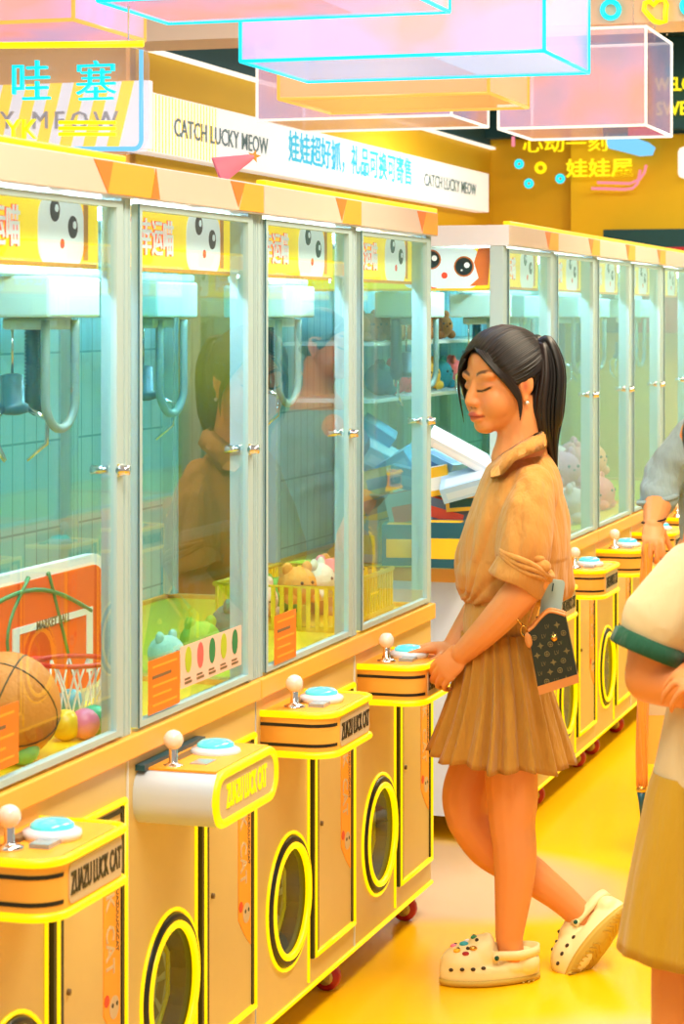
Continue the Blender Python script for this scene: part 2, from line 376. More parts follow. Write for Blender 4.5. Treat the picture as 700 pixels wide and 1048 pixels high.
def cabinet(name, label, group, u0, pills=(), tri='single', stickers=()):
    root = empty(name, L(u0, 0), ROT); tag(root, label, 'claw machine', group)
    # lower body
    mb = MB(); D = DEP; y1 = CW
    holes = [(k*UW+CHY, CHZ, CHR) for k in (0, 1)]
    front_face(mb, 0, .002, y1-.002, ZB, ZR0, holes, 0)
    for cy, cz, r in holes:                       # the round hollows behind the chute windows
        n = 24; a = [(0, cy+r*math.cos(2*PI*i/n), cz+r*math.sin(2*PI*i/n)) for i in range(n)]; b = [(-.15, q[1], q[2]) for q in a]
        mb.add(a+b, [(i, (i+1) % n, n+(i+1) % n, n+i) for i in range(n)]+[tuple(range(n, 2*n))], 2)
    mb.add([(0, .002, ZB), (0, .002, ZR0), (-D, .002, ZR0), (-D, .002, ZB)], [(0, 1, 2, 3)], 1)
    mb.add([(0, y1-.002, ZB), (0, y1-.002, ZR0), (-D, y1-.002, ZR0), (-D, y1-.002, ZB)], [(3, 2, 1, 0)], 1)
    mb.add([(-D, .002, ZB), (-D, y1-.002, ZB), (-D, y1-.002, ZR0), (-D, .002, ZR0)], [(0, 3, 2, 1)], 1)
    mb.add([(0, .002, ZB), (0, y1-.002, ZB), (-D, y1-.002, ZB), (-D, .002, ZB)], [(0, 3, 2, 1)], 1)
    mb.box(-.001, .0035, UW-.002, UW+.002, ZB+.01, ZR0-.002, 1)
    body = mb.build('body', ['cream', 'white', 'chute'], root)
    r = MB(); r.box(-.02, .014, .0, y1, ZR0, ZR1, 0); r.box(-D, -D+.02, 0, y1, ZR0, ZR1, 0)
    r.box(-D+.02, -.02, 0, .02, ZR0, ZR1, 0); r.box(-D+.02, -.02, y1-.02, y1, ZR0, ZR1, 0)
    r.build('rail', 'rail', root, bevel=.003)
    MB().box(-D+.021, -.021, .021, y1-.021, ZR1-.03, ZR1-.012).build('prize_tray', 'yellow_tray', root)
    # posts
    for yy in (0.0, UW-.022, CW-.044):
        for xx in ((-.044, 0),) + (((-D, -D+.044),)):
            p = MB(); p.box(xx[0], xx[1], yy, yy+.044, ZR1, ZC0)
            p.box(xx[0]-.002, xx[1]+.003, yy+.008, yy+.013, ZR1+.002, ZC0-.002); p.box(xx[0]-.002, xx[1]+.003, yy+.031, yy+.036, ZR1+.002, ZC0-.002)
            p.build('corner_post', 'alu', root, bevel=.002)
    MB().box(-D+.004, -D+.012, .04, CW-.04, ZR1, ZC0).build('back_panel', 'teal_panel', root)
    for yy in (.012, CW-.02): MB().box(-D+.044, -.044, yy, yy+.008, ZR1, ZC0).build('side_glass', 'glass', root)
    # cap
    c = MB(); c.box(-D-.01, .018, -.001, y1+.001, ZC0, ZC1, 1)
    c.box(.018, .0195, 0, y1, ZC0+.002, ZC1-.002, 0)
    for k in (0, 1):
        e = (k+1)*UW-.002
        if tri == 'double' and k == 0:
            c.prism([(e-.20, ZC1-.003), (e-.11, ZC1-.003), (e-.135, ZC0+.003)], (.0195, 0, 0), (0, 1, 0), (0, 0, 1), (.001, 0, 0), 3)
            c.prism([(e-.135, ZC0+.003), (e-.11, ZC1-.003), (e+.09, ZC1-.003), (e+.11, ZC0+.003)], (.0195, 0, 0), (0, 1, 0), (0, 0, 1), (.001, 0, 0), 2)
            c.prism([(e+.10, ZC1-.003), (e+.12, ZC0+.003), (e+.075, ZC0+.003)], (.0205, 0, 0), (0, 1, 0), (0, 0, 1), (.001, 0, 0), 3)
            continue
        c.prism([(e-.21, ZC1-.003), (e-.12, ZC1-.003), (e-.16, ZC0+.008)], (.0195, 0, 0), (0, 1, 0), (0, 0, 1), (.001, 0, 0), 3)
        c.prism([(e-.155, ZC0+.003), (e-.12, ZC1-.003), (e, ZC1-.003), (e, ZC0+.003)], (.0195, 0, 0), (0, 1, 0), (0, 0, 1), (.001, 0, 0), 2)
    cap = c.build('cap', ['cap', 'white', 'orange', 'dorange'], root)
    MB().box(-.002, .02, .004, (CW if tri != 'double' else CW*.47)-.004, ZC1, ZC1+.012).build('neon_trim', 'nY', cap, bevel=.003)
    for k in (0, 1):
        y = k*UW
        b = MB(); banner_art(b, k); b.build('header_banner', ['yprint', 'wlit', 'black', 'rlit', 'orange'], root)
        # glazed door
        f = MB(); a0, a1 = y+.05, y+UW-.032
        f.box(-.012, .006, a0, a0+.014, ZR1+.008, ZC0-.008); f.box(-.012, .006, a1-.03, a1, ZR1+.008, ZC0-.008)
        f.box(-.012, .006, a0+.014, a1-.03, ZR1+.008, ZR1+.02); f.box(-.012, .006, a0+.014, a1-.03, ZC0-.02, ZC0-.008)
        d = f.build('glass_door', 'alu', root)
        MB().box(-.006, 0, a0+.012, a1-.028, ZR1+.018, ZC0-.018).build('pane', 'door_glass', d)
        MB().box(.0055, .0068, a0-.006, a0-.001, ZR1+.008, ZC0-.008).build('seal', 'hose', d)
        lk = MB(); lk.lathe([(.013, 0), (.013, .008), (.009, .016), (.009, .022)], (.004, a1-.018, 1.378), 16, 0, axes=[(0, 1, 0), (0, 0, 1), (1, 0, 0)])
        lk.box(.004, .010, a1-.028, a1-.008, 1.366, 1.39, 1); lk.cyl((-.05, a1-.02, 1.378), (-.012, a1-.02, 1.378), .009, .006, 12)
        lk.build('lock', ['chrome', 'bracket'], d)
        # chute window
        w = MB(); n = 40
        def circ(rad, x): return [(x, y+CHY+rad*math.cos(2*PI*i/n), CHZ+rad*math.sin(2*PI*i/n)) for i in range(n)]
        w.tube(circ(.138, .001), .011, 8, closed=True, mi=0)
        wd = w.build('chute_window', 'black', root)
        t = MB(); t.tube(circ(.126, .008), .0085, 8, closed=True); t.tube(circ(.155, .003), .004, 8, closed=True); t.build('neon_trim', 'nY', wd)
        g = MB(); g.prism(arc((y+CHY, CHZ), .124, 0, 2*PI, 32)[:-1], (-.004, 0, 0), (0, 1, 0), (0, 0, 1), (.005, 0, 0)); g.build('pane', 'glass2', wd)
        # octagonal printed emblem on the flap behind the glass
        e = MB(); oc = (y+CHY+.0, CHZ)
        e.prism(arc(oc, .112, PI/8, 2*PI+PI/8, 8)[:-1], (-.05, 0, 0), (0, 1, 0), (0, 0, 1), (.004, 0, 0), 0)
        for q in range(8):
            a = q*PI/4+.1; b_ = a+.58
            pl = [(oc[0]+rr*math.cos(t_), oc[1]+rr*math.sin(t_)) for rr, t_ in ((.05, a), (.088, a), (.088, b_), (.05, b_))]
            e.prism(pl, (-.0455, 0, 0), (0, 1, 0), (0, 0, 1), (.001, 0, 0), 1)
        e.prism(arc(oc, .02, 0, 2*PI, 12)[:-1], (-.0455, 0, 0), (0, 1, 0), (0, 0, 1), (.001, 0, 0), 1)
        e.tube([(-.045, oc[0]+.108*math.cos(PI/8+q*PI/4), oc[1]+.108*math.sin(PI/8+q*PI/4)) for q in range(8)], .006, 6, closed=True, mi=2)
        e.build('chute_flap', ['plate', 'emblem', 'yellow_tray'], wd)
        # access door with black edge and yellow light
        d0, d1, z0, z1 = y+.395, y+.708, .155, .752
        a = MB(); a.box(0, .006, d0, d1, z0, z1, 0); ad = a.build('access_door', 'cream', root)
        e = MB()
        for (p0, p1, q0, q1) in ((d0+.009, d0+.026, z0+.009, z1-.009), (d1-.021, d1-.009, z0+.009, z1-.009), (d0+.009, d1-.009, z1-.02, z1-.012)):
            e.box(.006, .009, p0, p1, q0, q1)
        e.box(.0, .010, d0-.018, d0-.006, z0, z1); e.build('black_edge', 'black', ad)
        t = MB(); q = [(.007, d0+.002, z0+.004), (.007, d1-.002, z0+.004), (.007, d1-.002, z1), (.007, d0+.002, z1)]
        t.tube([Vector(q[0]), Vector(q[1])], .0075, 8); t.tube([Vector(q[1]), Vector(q[2])], .0068, 8); t.tube([Vector(q[2]), Vector(q[3])], .0068, 8); t.tube([Vector(q[3]), Vector(q[0])], .0068, 8)
        t.build('neon_trim', 'nY', ad)
        s = MB(); s0, s1 = d1-.105, d1-.028
        s.prism([(s0, .72), (s0, .37), ((s0+s1)/2, .33), (s1, .30), (s1, .72)], (.006, 0, 0), (0, 1, 0), (0, 0, 1), (.0015, 0, 0), 0)
        s.text('LUCK  CAT', .056, (.0078, s0+.03, .56), (0, 0, -1), (0, 1, 0), 1, bold=.012, squeeze=.86)
        s.text('ZUAZULUCKCAT', .016, (.0078, s0+.064, .54), (0, 0, -1), (0, 1, 0), 2, bold=.01)
        s.prism(arc(((s0+s1)/2+.01, .375), .022, 0, 2*PI, 16)[:-1], (.0074, 0, 0), (0, 1, 0), (0, 0, 1), (.001, 0, 0), 1)
        for dy in (-.008, .012): s.prism(arc(((s0+s1)/2+.01+dy, .38), .0045, 0, 2*PI, 10)[:-1], (.0084, 0, 0), (0, 1, 0), (0, 0, 1), (.0006, 0, 0), 3)
        s.prism(arc((s0+.014, .395), .012, 0, 2*PI, 8)[:-1], (.0074, 0, 0), (0, 1, 0), (0, 0, 1), (.0008, 0, 0), 4)
        s.build('orange_sticker', ['orange', 'plate', 'emblem', 'black', 'rprint'], ad)
        kh = MB(); kh.cyl((.006, d0+.05, .46), (.011, d0+.05, .46), .006, n=12); kh.build('keyhole', 'emblem', ad)
        console(root, y+.03, k in pills)
        crane(root, y+UW*.46, 1 if k else -1, -.34 if k else -.40)
        MB().box(-.16, -.13, y+.06, y+UW-.06, 1.862, 1.884).build('light_tube', 'strip', root)
    b = MB(); b.tube([(.003, .004, ZB+.006), (.003, CW-.004, ZB+.006)], .0058, 8)
    for k in (0, 1): b.tube([(.002, k*UW+.362, ZB+.02), (.002, k*UW+.362, ZR0-.12)], .004, 6)
    b.build('neon_trim', 'nY', root)
    for yy in (.16, .66, 1.36):
        for xx in (-.06, -.70):
            cs = MB(); cs.box(xx-.03, xx+.03, yy-.025, yy+.025, .066, .083); cs.box(xx-.012, xx+.026, yy-.022, yy-.017, .03, .07); cs.box(xx-.012, xx+.026, yy+.017, yy+.022, .03, .07)
            co = cs.build('caster', 'bracket', root)
            w = MB(); w.lathe([(.012, -.016), (.033, -.014), (.035, -.008), (.035, .008), (.033, .014), (.012, .016)], (xx+.012, yy, .035), 18, 0, axes=[(1, 0, 0), (0, 0, 1), (0, 1, 0)])
            w.lathe([(.02, -.0175), (.02, .0175)], (xx+.012, yy, .035), 14, 1, axes=[(1, 0, 0), (0, 0, 1), (0, 1, 0)])
            w.build('wheel', ['redwheel', 'bracket'], co)
    return root
def side_art(root):        # printed panel behind the end glass, under the cap
    b = MB(); x0, x1 = -DEP+.05, -.05
    b.box(x0, x1, .022, .026, 1.757, 1.886, 0)
    b.box(x0, x1, .0195, .022, 1.75, 1.757, 2)
    cx = -.185; z = 1.815
    b.prism(rrect(cx-.15, cx+.10, 1.758, 1.886, .03), (0, .0215, 0), (1, 0, 0), (0, 0, 1), (0, -.0008, 0), 1)
    for dx, dz, r in ((-.055, .035, .027), (.052, .012, .028)):
        b.prism(arc((cx+dx, z+dz), r*1.18, 0, 2*PI, 20)[:-1], (0, .0207, 0), (1, 0, 0), (0, 0, 1), (0, -.0005, 0), 5)
        b.prism(arc((cx+dx, z+dz), r, 0, 2*PI, 20)[:-1], (0, .0202, 0), (1, 0, 0), (0, 0, 1), (0, -.0008, 0), 3)
        b.prism(arc((cx+dx+.010, z+dz+.004), r*.33, 0, 2*PI, 12)[:-1], (0, .0194, 0), (1, 0, 0), (0, 0, 1), (0, -.0006, 0), 1)
        b.prism(arc((cx+dx-.007, z+dz-.012), r*.12, 0, 2*PI, 8)[:-1], (0, .0194, 0), (1, 0, 0), (0, 0, 1), (0, -.0006, 0), 1)
    b.prism(arc((cx-.012, z-.016), .0105, 0, 2*PI, 12)[:-1], (0, .0207, 0), (1, 0, 0), (0, 0, 1), (0, -.0008, 0), 4)
    b.prism([(cx-.07, z-.045), (cx-.052, z-.053), (cx-.035, z-.056), (cx-.05, z-.06)], (0, .0207, 0), (1, 0, 0), (0, 0, 1), (0, -.0008, 0), 4)
    b.prism([(cx+.10, 1.886), (cx+.085, 1.84), (cx+.10, 1.79), (cx+.07, 1.765), (cx+.13, 1.768), (cx+.14, 1.886)], (0, .0207, 0), (1, 0, 0), (0, 0, 1), (0, -.0008, 0), 5)
    b.build('side_banner', ['yprint', 'wlit', 'yellow_tray', 'black', 'rlit', 'dorange'], root)
machB = cabinet('claw_machine', 'nearest double claw machine with a basketball board inside, cut by the photo edge', 'double claw machines in the near row', -2*CW-.005, pills=(1,), tri='double')
machA = cabinet('claw_machine', 'double claw machine the woman is playing, its button under her hands', 'double claw machines in the near row', -CW)
machE = cabinet('claw_machine', 'double claw machine behind the woman, end panel with a big round-eyed face and boxes inside', 'double claw machines in the far row', .863)
side_art(machE)
for o in bpy.data.objects:
    if o.parent: KIDS.setdefault(o.parent.name, []).append(o)
far = []
for i, lab in enumerate(('second double claw machine of the far row, right of the ponytail', 'third double claw machine of the far row, cut by the edge above the grey sweater')):
    c = copy_tree(machA); c.location = L(.863+CW*(i+1), 0); c['label'] = lab; c['group'] = 'double claw machines in the far row'; far.append(c)
for i, lab in enumerate(('double claw machine across the aisle, reflected as yellow outlines in the nearest door', 'double claw machine across the aisle, reflected in the second glass door', 'double claw machine across the aisle, reflected behind the lime cube toy', 'double claw machine across the aisle, reflected in the door above the yellow basket')):
    c = copy_tree(machA); c.location = L(.75+CW*(i+1), 2.12); c.rotation_euler = (0, 0, ROT+PI); c['label'] = lab; c['group'] = 'double claw machines across the aisle'
# ------------------------------------------------------------------ setting
def floor_mat():
    m = bpy.data.materials.new('beige floor with painted yellow light'); m.use_nodes = True; nt = m.node_tree; b = nt.nodes['Principled BSDF']; lk = nt.links.new
    tc = nt.nodes.new('ShaderNodeTexCoord'); nz = nt.nodes.new('ShaderNodeTexNoise'); nz.inputs['Scale'].default_value = .9; nz.inputs['Detail'].default_value = 2
    lk(tc.outputs['Object'], nz.inputs[0])
    cr = nt.nodes.new('ShaderNodeValToRGB'); e = cr.color_ramp.elements
    e[0].position = .40; e[0].color = s2l((255, 200, 0))+(1,); e[1].position = .66; e[1].color = s2l((255, 196, 14))+(1,)
    lk(nz.outputs['Fac'], cr.inputs[0])
    # beige floor between the rows and near aisle; the yellow paints reflected light
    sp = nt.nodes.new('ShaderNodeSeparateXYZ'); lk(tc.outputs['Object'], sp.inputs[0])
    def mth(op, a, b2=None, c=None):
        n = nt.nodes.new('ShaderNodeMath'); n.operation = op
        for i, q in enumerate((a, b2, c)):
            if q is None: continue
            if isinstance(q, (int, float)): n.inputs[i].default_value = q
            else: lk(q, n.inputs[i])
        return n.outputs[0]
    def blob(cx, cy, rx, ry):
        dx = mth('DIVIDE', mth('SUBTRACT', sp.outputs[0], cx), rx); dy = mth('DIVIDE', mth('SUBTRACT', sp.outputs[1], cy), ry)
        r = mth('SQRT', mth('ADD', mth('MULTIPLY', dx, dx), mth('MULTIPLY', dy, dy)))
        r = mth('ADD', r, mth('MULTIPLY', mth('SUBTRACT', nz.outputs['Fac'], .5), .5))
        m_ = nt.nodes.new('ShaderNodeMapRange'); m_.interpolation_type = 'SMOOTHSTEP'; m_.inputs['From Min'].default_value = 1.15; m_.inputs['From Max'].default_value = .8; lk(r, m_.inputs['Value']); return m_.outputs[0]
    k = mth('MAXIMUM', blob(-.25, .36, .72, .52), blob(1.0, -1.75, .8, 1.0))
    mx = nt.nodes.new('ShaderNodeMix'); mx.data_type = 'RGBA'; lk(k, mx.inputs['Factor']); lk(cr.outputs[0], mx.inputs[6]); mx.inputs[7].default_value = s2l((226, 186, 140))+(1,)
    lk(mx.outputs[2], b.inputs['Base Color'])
    b.inputs['Roughness'].default_value = .22; b.inputs['Specular IOR Level'].default_value = .35
    return m
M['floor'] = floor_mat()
M['ochre'] = mat('ochre paint', (212, 166, 0), .7, var=.04, scale=3)
M['ochre2'] = mat('lighter ochre paint', (226, 182, 0), .7, var=.04, scale=3)
M['reflect_wall'] = mat('pale blue reflector wall', (150, 204, 212), .6, var=.03)  # unseen end of the back wall, coloured pale for its reflection in the glass
M['ceil'] = mat('dark teal ceiling', (10, 62, 72), .8, var=.1)
M['beige'] = mat('beige bulkhead', (228, 196, 160), .6, var=.03)
M['sign'] = mat('white fascia', (240, 240, 244), .45, var=.01, emit=.45)
M['letter'] = mat('slate lettering', (92, 126, 142), .5, var=0)
M['cyanletter'] = mat('cyan lettering', (40, 186, 230), .5, var=0, emit=.35)
M['greyletter'] = mat('grey lettering', (176, 176, 186), .5, var=0)
M['apricot'] = mat('apricot paint', (255, 186, 76), .6, var=.03)
M['beigefloor'] = mat('beige floor coating', (232, 196, 160), .2, var=.04, scale=2, coat=.3)
rowroot = ROT
def struct(mb, name, mats, origin=(0, 0), bevel=0):
    o = mb.build(name, mats, None, bevel); o.location = L(origin[0], origin[1]); o.rotation_euler = (0, 0, ROT); o['kind'] = 'structure'; return o
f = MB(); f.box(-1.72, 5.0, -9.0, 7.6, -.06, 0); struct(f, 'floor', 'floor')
# back wall behind the rows
w = MB(); w.box(-1.80, -1.70, 1.9, 7.7, 0, 2.70, 0); w.box(-1.80, -1.70, 1.9, 7.7, 2.70, 3.3, 1); struct(w, 'wall_left', ['ochre', 'ceil'])
w = MB(); w.box(-4.6, -1.70, 1.86, 1.96, 0, 3.3, 0); struct(w, 'wall_front', ['apricot'])
w = MB(); w.box(-1.7, 3.2, 7.6, 7.7, 0, 3.3, 0); w.box(-1.18, -.3, 7.5, 7.6, 0, 2.75, 1); w.box(-.3, 3.2, 7.5, 7.6, 0, 2.75, 3); w.box(-1.75, 3.2, 7.46, 7.6, 2.75, 3.3, 2); struct(w, 'wall_back', ['ochre', 'ochre2', 'ceil', 'reflect_wall'])
w = MB(); w.box(-4.6, 3.2, -2.2, 7.7, 3.3, 3.36); struct(w, 'ceiling', 'ceil')
def to_local(p):
    d = Vector(p)-P0; return d.dot(DD), d.dot(NN), p[2]
def on_z(px, py, z):
    D = F_PX*(CAMH-z)/(py-HZ); u, v, _ = to_local(W(px, py, D)); return u, v
def rowobj(mb, name, mats, u, v, z=0, label=None, cat=None, group=None, bevel=0, parent=None):
    o = mb.build(name, mats, parent, bevel); o.location = L(u, v, z); o.rotation_euler = (0, 0, ROT); tag(o, label, cat, group); return o
# local axes of row-aligned things: x = out to the aisle, y = along the row
# ---- long white fascia with lettering
VF = -1.62
u0, zt = on_v(150, 93, VF); _, zb = on_v(150, 155, VF); u1, _ = on_v(500, 170, VF)
m = MB(); m.box(-.08, 0, 0, u1-u0, zb, zt, 0)
for k in range(22): m.box(0, .0015, .02+k*.034, .02+k*.034+.008, zb+.004, zt-.004, 3)
def fascia_text(t, x0, x1, ym, hpx, mi, bold):
    a, za = on_v(x0, ym[0], VF); b, zz = on_v(x1, ym[1], VF)
    vs, _ = text_geo(t, bold); wd = max(v[0] for v in vs)-min(v[0] for v in vs); hh = max(v[1] for v in vs)-min(v[1] for v in vs)
    size = hpx/hh; m.text(t, size, (.001, (a+b)/2-u0, (za+zz)/2), (0, 1, 0), (0, 0, 1), mi, bold=bold, squeeze=(b-a)/(wd*size), depth=.004)
fascia_text('CATCH LUCKY MEOW', 178, 274, (131, 149), .072, 1, .004)
fascia_text('娃娃超好抓，礼品可换可寄售', 295, 421, (151, 175), .15, 2, .014)
fascia_text('CATCH LUCKY MEOW', 434, 487, (184, 194), .07, 1, .004)
rowobj(m, 'fascia_sign', ['sign', 'letter', 'cyanletter', 'yprint'], u0, VF, 0, 'long white shop fascia with slate and cyan lettering above the machines', 'sign')
# ---- striped return of the fascia, facing the camera
US = u0-.05
va, z1 = on_u(-60, 89, US); vb, z0 = on_u(152, 152, US)
m = MB(); m.box(va, vb, -.0, .04, z0, z1, 0); k = va
while k < vb-.1:
    m.prism([(k, z0), (k+.05, z0), (k+.115, z1), (k+.065, z1)], (0, -.001, 0), (1, 0, 0), (0, 0, 1), (0, .002, 0), 1); k += .098
for ch, px in zip('YMEOW', (8, 42, 62, 82, 109)):
    v_, z_ = on_u(px, 123, US); m.text(ch, .095, (v_, -.006, z_), (1, 0, 0), (0, 0, 1), 2, bold=.0, depth=.012)
rowobj(m, 'striped_sign', ['sign', 'yprint', 'greyletter'], US, 0, 0, 'white sign with yellow diagonal stripes and grey raised letters, behind the neon panel', 'sign')
# ---- light line over the fascia
m = MB(); m.box(.0, .03, 0, u1-u0+.6, 2.69, 2.703, 0); rowobj(m, 'light_line', ['nW'], u0, -1.70, 0, 'thin white light line running along the ochre wall above the fascia', 'light')
# ---- bulkhead beam across the row, with ring and heart neon signs
pb = W(160, 42, 8.5); ub, vbm, zbm = to_local(pb)
m = MB(); m.box(-1.62, 2.0, 0, .3, zbm, 3.3, 0); o = struct(m, 'beam', 'beige', (ub, 0))
def neon_on(u, pts_px, r, mi_mat, name, label, closed=False, group=None, cat='neon sign'):
    mb = MB()
    for path in pts_px:
        q = []
        for a, b in path:
            v_, z_ = on_u(a, b, u); q.append((v_, 0, z_))
        mb.tube(q, r, 8, closed=closed)
    return rowobj(mb, name, mi_mat, u, 0, 0, label, cat, group)
ring = lambda cx, cy, r: [(cx+r*math.cos(2*PI*i/24), cy+r*math.sin(2*PI*i/24)) for i in range(24)]
neon_on(ub-.02, [ring(625, 10, 8.5)], .009, 'nC', 'neon_ring', 'cyan neon ring beside the yellow heart at the top of the photo', True)
heart = [(0, 9), (-5, 4), (-11, -3), (-10, -10), (-5, -12), (-1, -8), (3, -13), (10, -14), (12, -8), (11, -1), (11, 9), (5, 10)]
neon_on(ub-.02, [[(670+x, 13+y) for x, y in heart]], .009, 'nG', 'neon_heart', 'yellow neon heart outline beside the cyan ring', True)
neon_on(ub-.02, [ring(706, 6, 8)], .009, 'nC', 'neon_ring', 'cyan neon ring half cut by the photo edge, right of the heart', True)
# ---- neon writing on the back wall
UB = 7.44
e = empty('neon_writing', L(UB, 0, 0), ROT); tag(e, 'yellow neon writing with cyan dots and pink lines on the ochre back wall', 'neon sign')
def wtext(t, x0, x1, yc, hpx, mat_, bold, nm, u=UB, parent=None, depth=.02):
    a, za = on_u(x0, yc, u); b, zz = on_u(x1, yc, u); mb = MB()
    vs, _ = text_geo(t, bold); wd = max(v[0] for v in vs)-min(v[0] for v in vs); hh = max(v[1] for v in vs)-min(v[1] for v in vs)
    D = 6.557+CS*u-SN*a; size = hpx/F_PX*D/hh
    mb.text(t, size, ((a+b)/2, -.02, (za+zz)/2), (1, 0, 0), (0, 0, 1), 0, bold=bold, squeeze=(b-a)/(wd*size), depth=depth)
    return mb.build(nm, mat_, parent)
wtext('心动一刻', 536, 622, 147, 17, 'nG', .0, 'glyphs', parent=e); wtext('娃娃屋', 580, 648, 172, 19, 'nG', .01, 'glyphs', parent=e)
def npart(paths, r, mt, nm, closed, u=UB, parent=None, dy=-.02):
    mb = MB()
    for path in paths:
        mb.tube([(on_u(a, b, u)[0], dy, on_u(a, b, u)[1]) for a, b in path], r, 8, closed=closed)
    return mb.build(nm, mt, parent)
for cx, cy in ((532, 168), (542, 188), (574, 183)): npart([ring(cx, cy, 3.2)], .011, 'nC', 'dot', True, parent=e)
npart([ring(554, 172, 4.5)], .010, 'nG', 'ring', True, parent=e)
npart([[(606, 193), (640, 194), (648, 193), (653, 188), (656, 174)], [(612, 187), (645, 188), (655, 184), (660, 177), (662, 169)]], .008, 'nP', 'pink_line', False, parent=e)
npart([[(526, 140), (526, 150)]], .01, 'nP', 'pink_line', False, parent=e)
mb = MB(); cl = [(620, 143), (634, 139), (650, 141), (664, 146), (671, 151), (668, 159), (655, 160), (640, 156), (624, 152)]
mb.prism([on_u(a, b, UB) for a, b in cl], (0, -.03, 0), (1, 0, 0), (0, 0, 1), (0, .03, 0)); mb.build('blue_cloud', 'nB', e)
# ---- dark neon menu panel and dark header on the right
UM = 6.9
e = empty('neon_menu_sign', L(UM, 0, 0), ROT); tag(e, 'dark hanging panel with yellow neon capitals, cut by the right photo edge', 'neon sign')
a, zt_ = on_u(664, 38, UM); b, zb_ = on_u(790, 130, UM)
MB().box(a, b, 0, .05, zb_, zt_).build('board', 'ceil', e, bevel=.01)
wtext('WELCOME', 671, 735, 86, 14, 'nG', .01, 'glyphs', UM, e); wtext('SWEET', 672, 722, 111, 14, 'nG', .01, 'glyphs', UM, e)
mb = MB(); mb.cyl((a+.1, .02, zt_), (a+.1, .02, 3.3), .008, n=8); mb.cyl((b-.1, .02, zt_), (b-.1, .02, 3.3), .008, n=8); mb.build('hanger', 'chrome', e)
a, zt_ = on_u(617, 235, 7.3); b, zb_ = on_u(790, 252, 7.3)
m = MB(); m.box(a, b, 0, .2, zb_-.5, zt_, 0); m.box(a+.15, b, -.01, 0, zb_-.5, zb_, 1); rowobj(m, 'wall_cabinet', ['ceil', 'redwheel'], 7.3, 0, 0, 'dark teal cabinet with a red front against the ochre back wall', 'cabinet', bevel=.005)
a, zt_ = on_u(693, 150, 7.4); b, zb_ = on_u(712, 182, 7.4)
m = MB(); m.box(a, b, 0, .1, zb_, zt_); rowobj(m, 'wall_lamp', 'nW', 7.4, 0, 0, 'small white wall lamp at the right photo edge', 'lamp', bevel=.03)

# ---- acrylic light boxes
M['acr_pink'] = glass_mat('pearly pink acrylic', (252, 232, 238), veil=.42, refl=.7, emit=.42, iris=True)
M['acr_blue'] = glass_mat('pearly blue acrylic', (216, 238, 252), veil=.36, veil_rgb=(196, 222, 250), refl=.7, emit=.4)
M['acr_clear'] = glass_mat('clear acrylic', (246, 244, 244), veil=.22, refl=.9, emit=.40, iris=True)
M['acr_lav'] = glass_mat('lavender acrylic', (236, 236, 252), veil=.36, refl=.7, emit=.5, iris=True)
M['acr_sheet'] = glass_mat('clear sheet', (248, 246, 248), veil=.07, refl=.6, emit=.2)
M['acr_peach'] = glass_mat('peach acrylic', (255, 226, 190), veil=.42, veil_rgb=(255, 205, 160), refl=.7, emit=.45)
def acrylic(label, D, x0, x1, ybot, h, depth, edge, panel, panel2=None, r=.0052):
    P = W(x1, ybot, D); u, v1, z = to_local(P); v0, _ = on_u(x0, ybot, u); dep = depth
    e = empty('acrylic_light_box', L(u, v0, z), ROT); tag(e, label, 'light box', 'hanging acrylic light boxes'); w = v1-v0
    for (a, b, c, d, f_, g) in ((0, w, 0, .006, 0, h), (0, w, dep-.006, dep, 0, h), (0, .006, .006, dep-.006, 0, h), (w-.006, w, .006, dep-.006, 0, h), (.006, w-.006, .006, dep-.006, 0, .006)):
        MB().box(a, b, c, d, f_, g).build('panel', panel2 if (panel2 and f_ == 0 and g == .006) else panel, e)
    t = MB(); c8 = [Vector((x, y, zz)) for zz in (0, h) for x, y in ((0, 0), (w, 0), (w, dep), (0, dep))]
    for i, j in ((0, 1), (1, 2), (2, 3), (3, 0), (4, 5), (5, 6), (6, 7), (7, 4), (0, 4), (1, 5), (2, 6), (3, 7)): t.tube([c8[i], c8[j]], r, 6)
    t.build('edge_light', edge, e)
    wr = MB()
    for x, y in ((.05, .05), (w-.05, .05), (w-.05, dep-.05), (.05, dep-.05)): wr.cyl((x, y, h), (x, y, 3.3-z), .0015, n=6)
    wr.build('hanging_wire', 'chrome', e); return e
acrylic('cyan-edged pearly acrylic box, the large middle one hanging at the top', 6.0, 246, 557, 52, .34, .57, 'nC', 'acr_lav', 'acr_blue')
acrylic('orange-edged peach acrylic box hanging behind the cyan-edged one', 6.9, 285, 500, 95, .30, .52, 'nO', 'acr_peach', 'acr_peach')
acrylic('white-edged clear acrylic box above the back wall neon writing', 7.6, 510, 661, 128, .32, .50, 'nW', 'acr_clear')
acrylic('white-edged clear acrylic box in front of the fascia lettering', 8.3, 263, 462, 118, .36, .54, 'nW', 'acr_clear')
acrylic('orange-edged pink acrylic box above the cyan neon characters', 5.75, -160, 75, 20, .34, .46, 'nO', 'acr_pink')
acrylic('cyan-edged flat acrylic box at the top, between pink and middle boxes', 5.0, 100, 408, -13, .25, .42, 'nC', 'acr_pink')
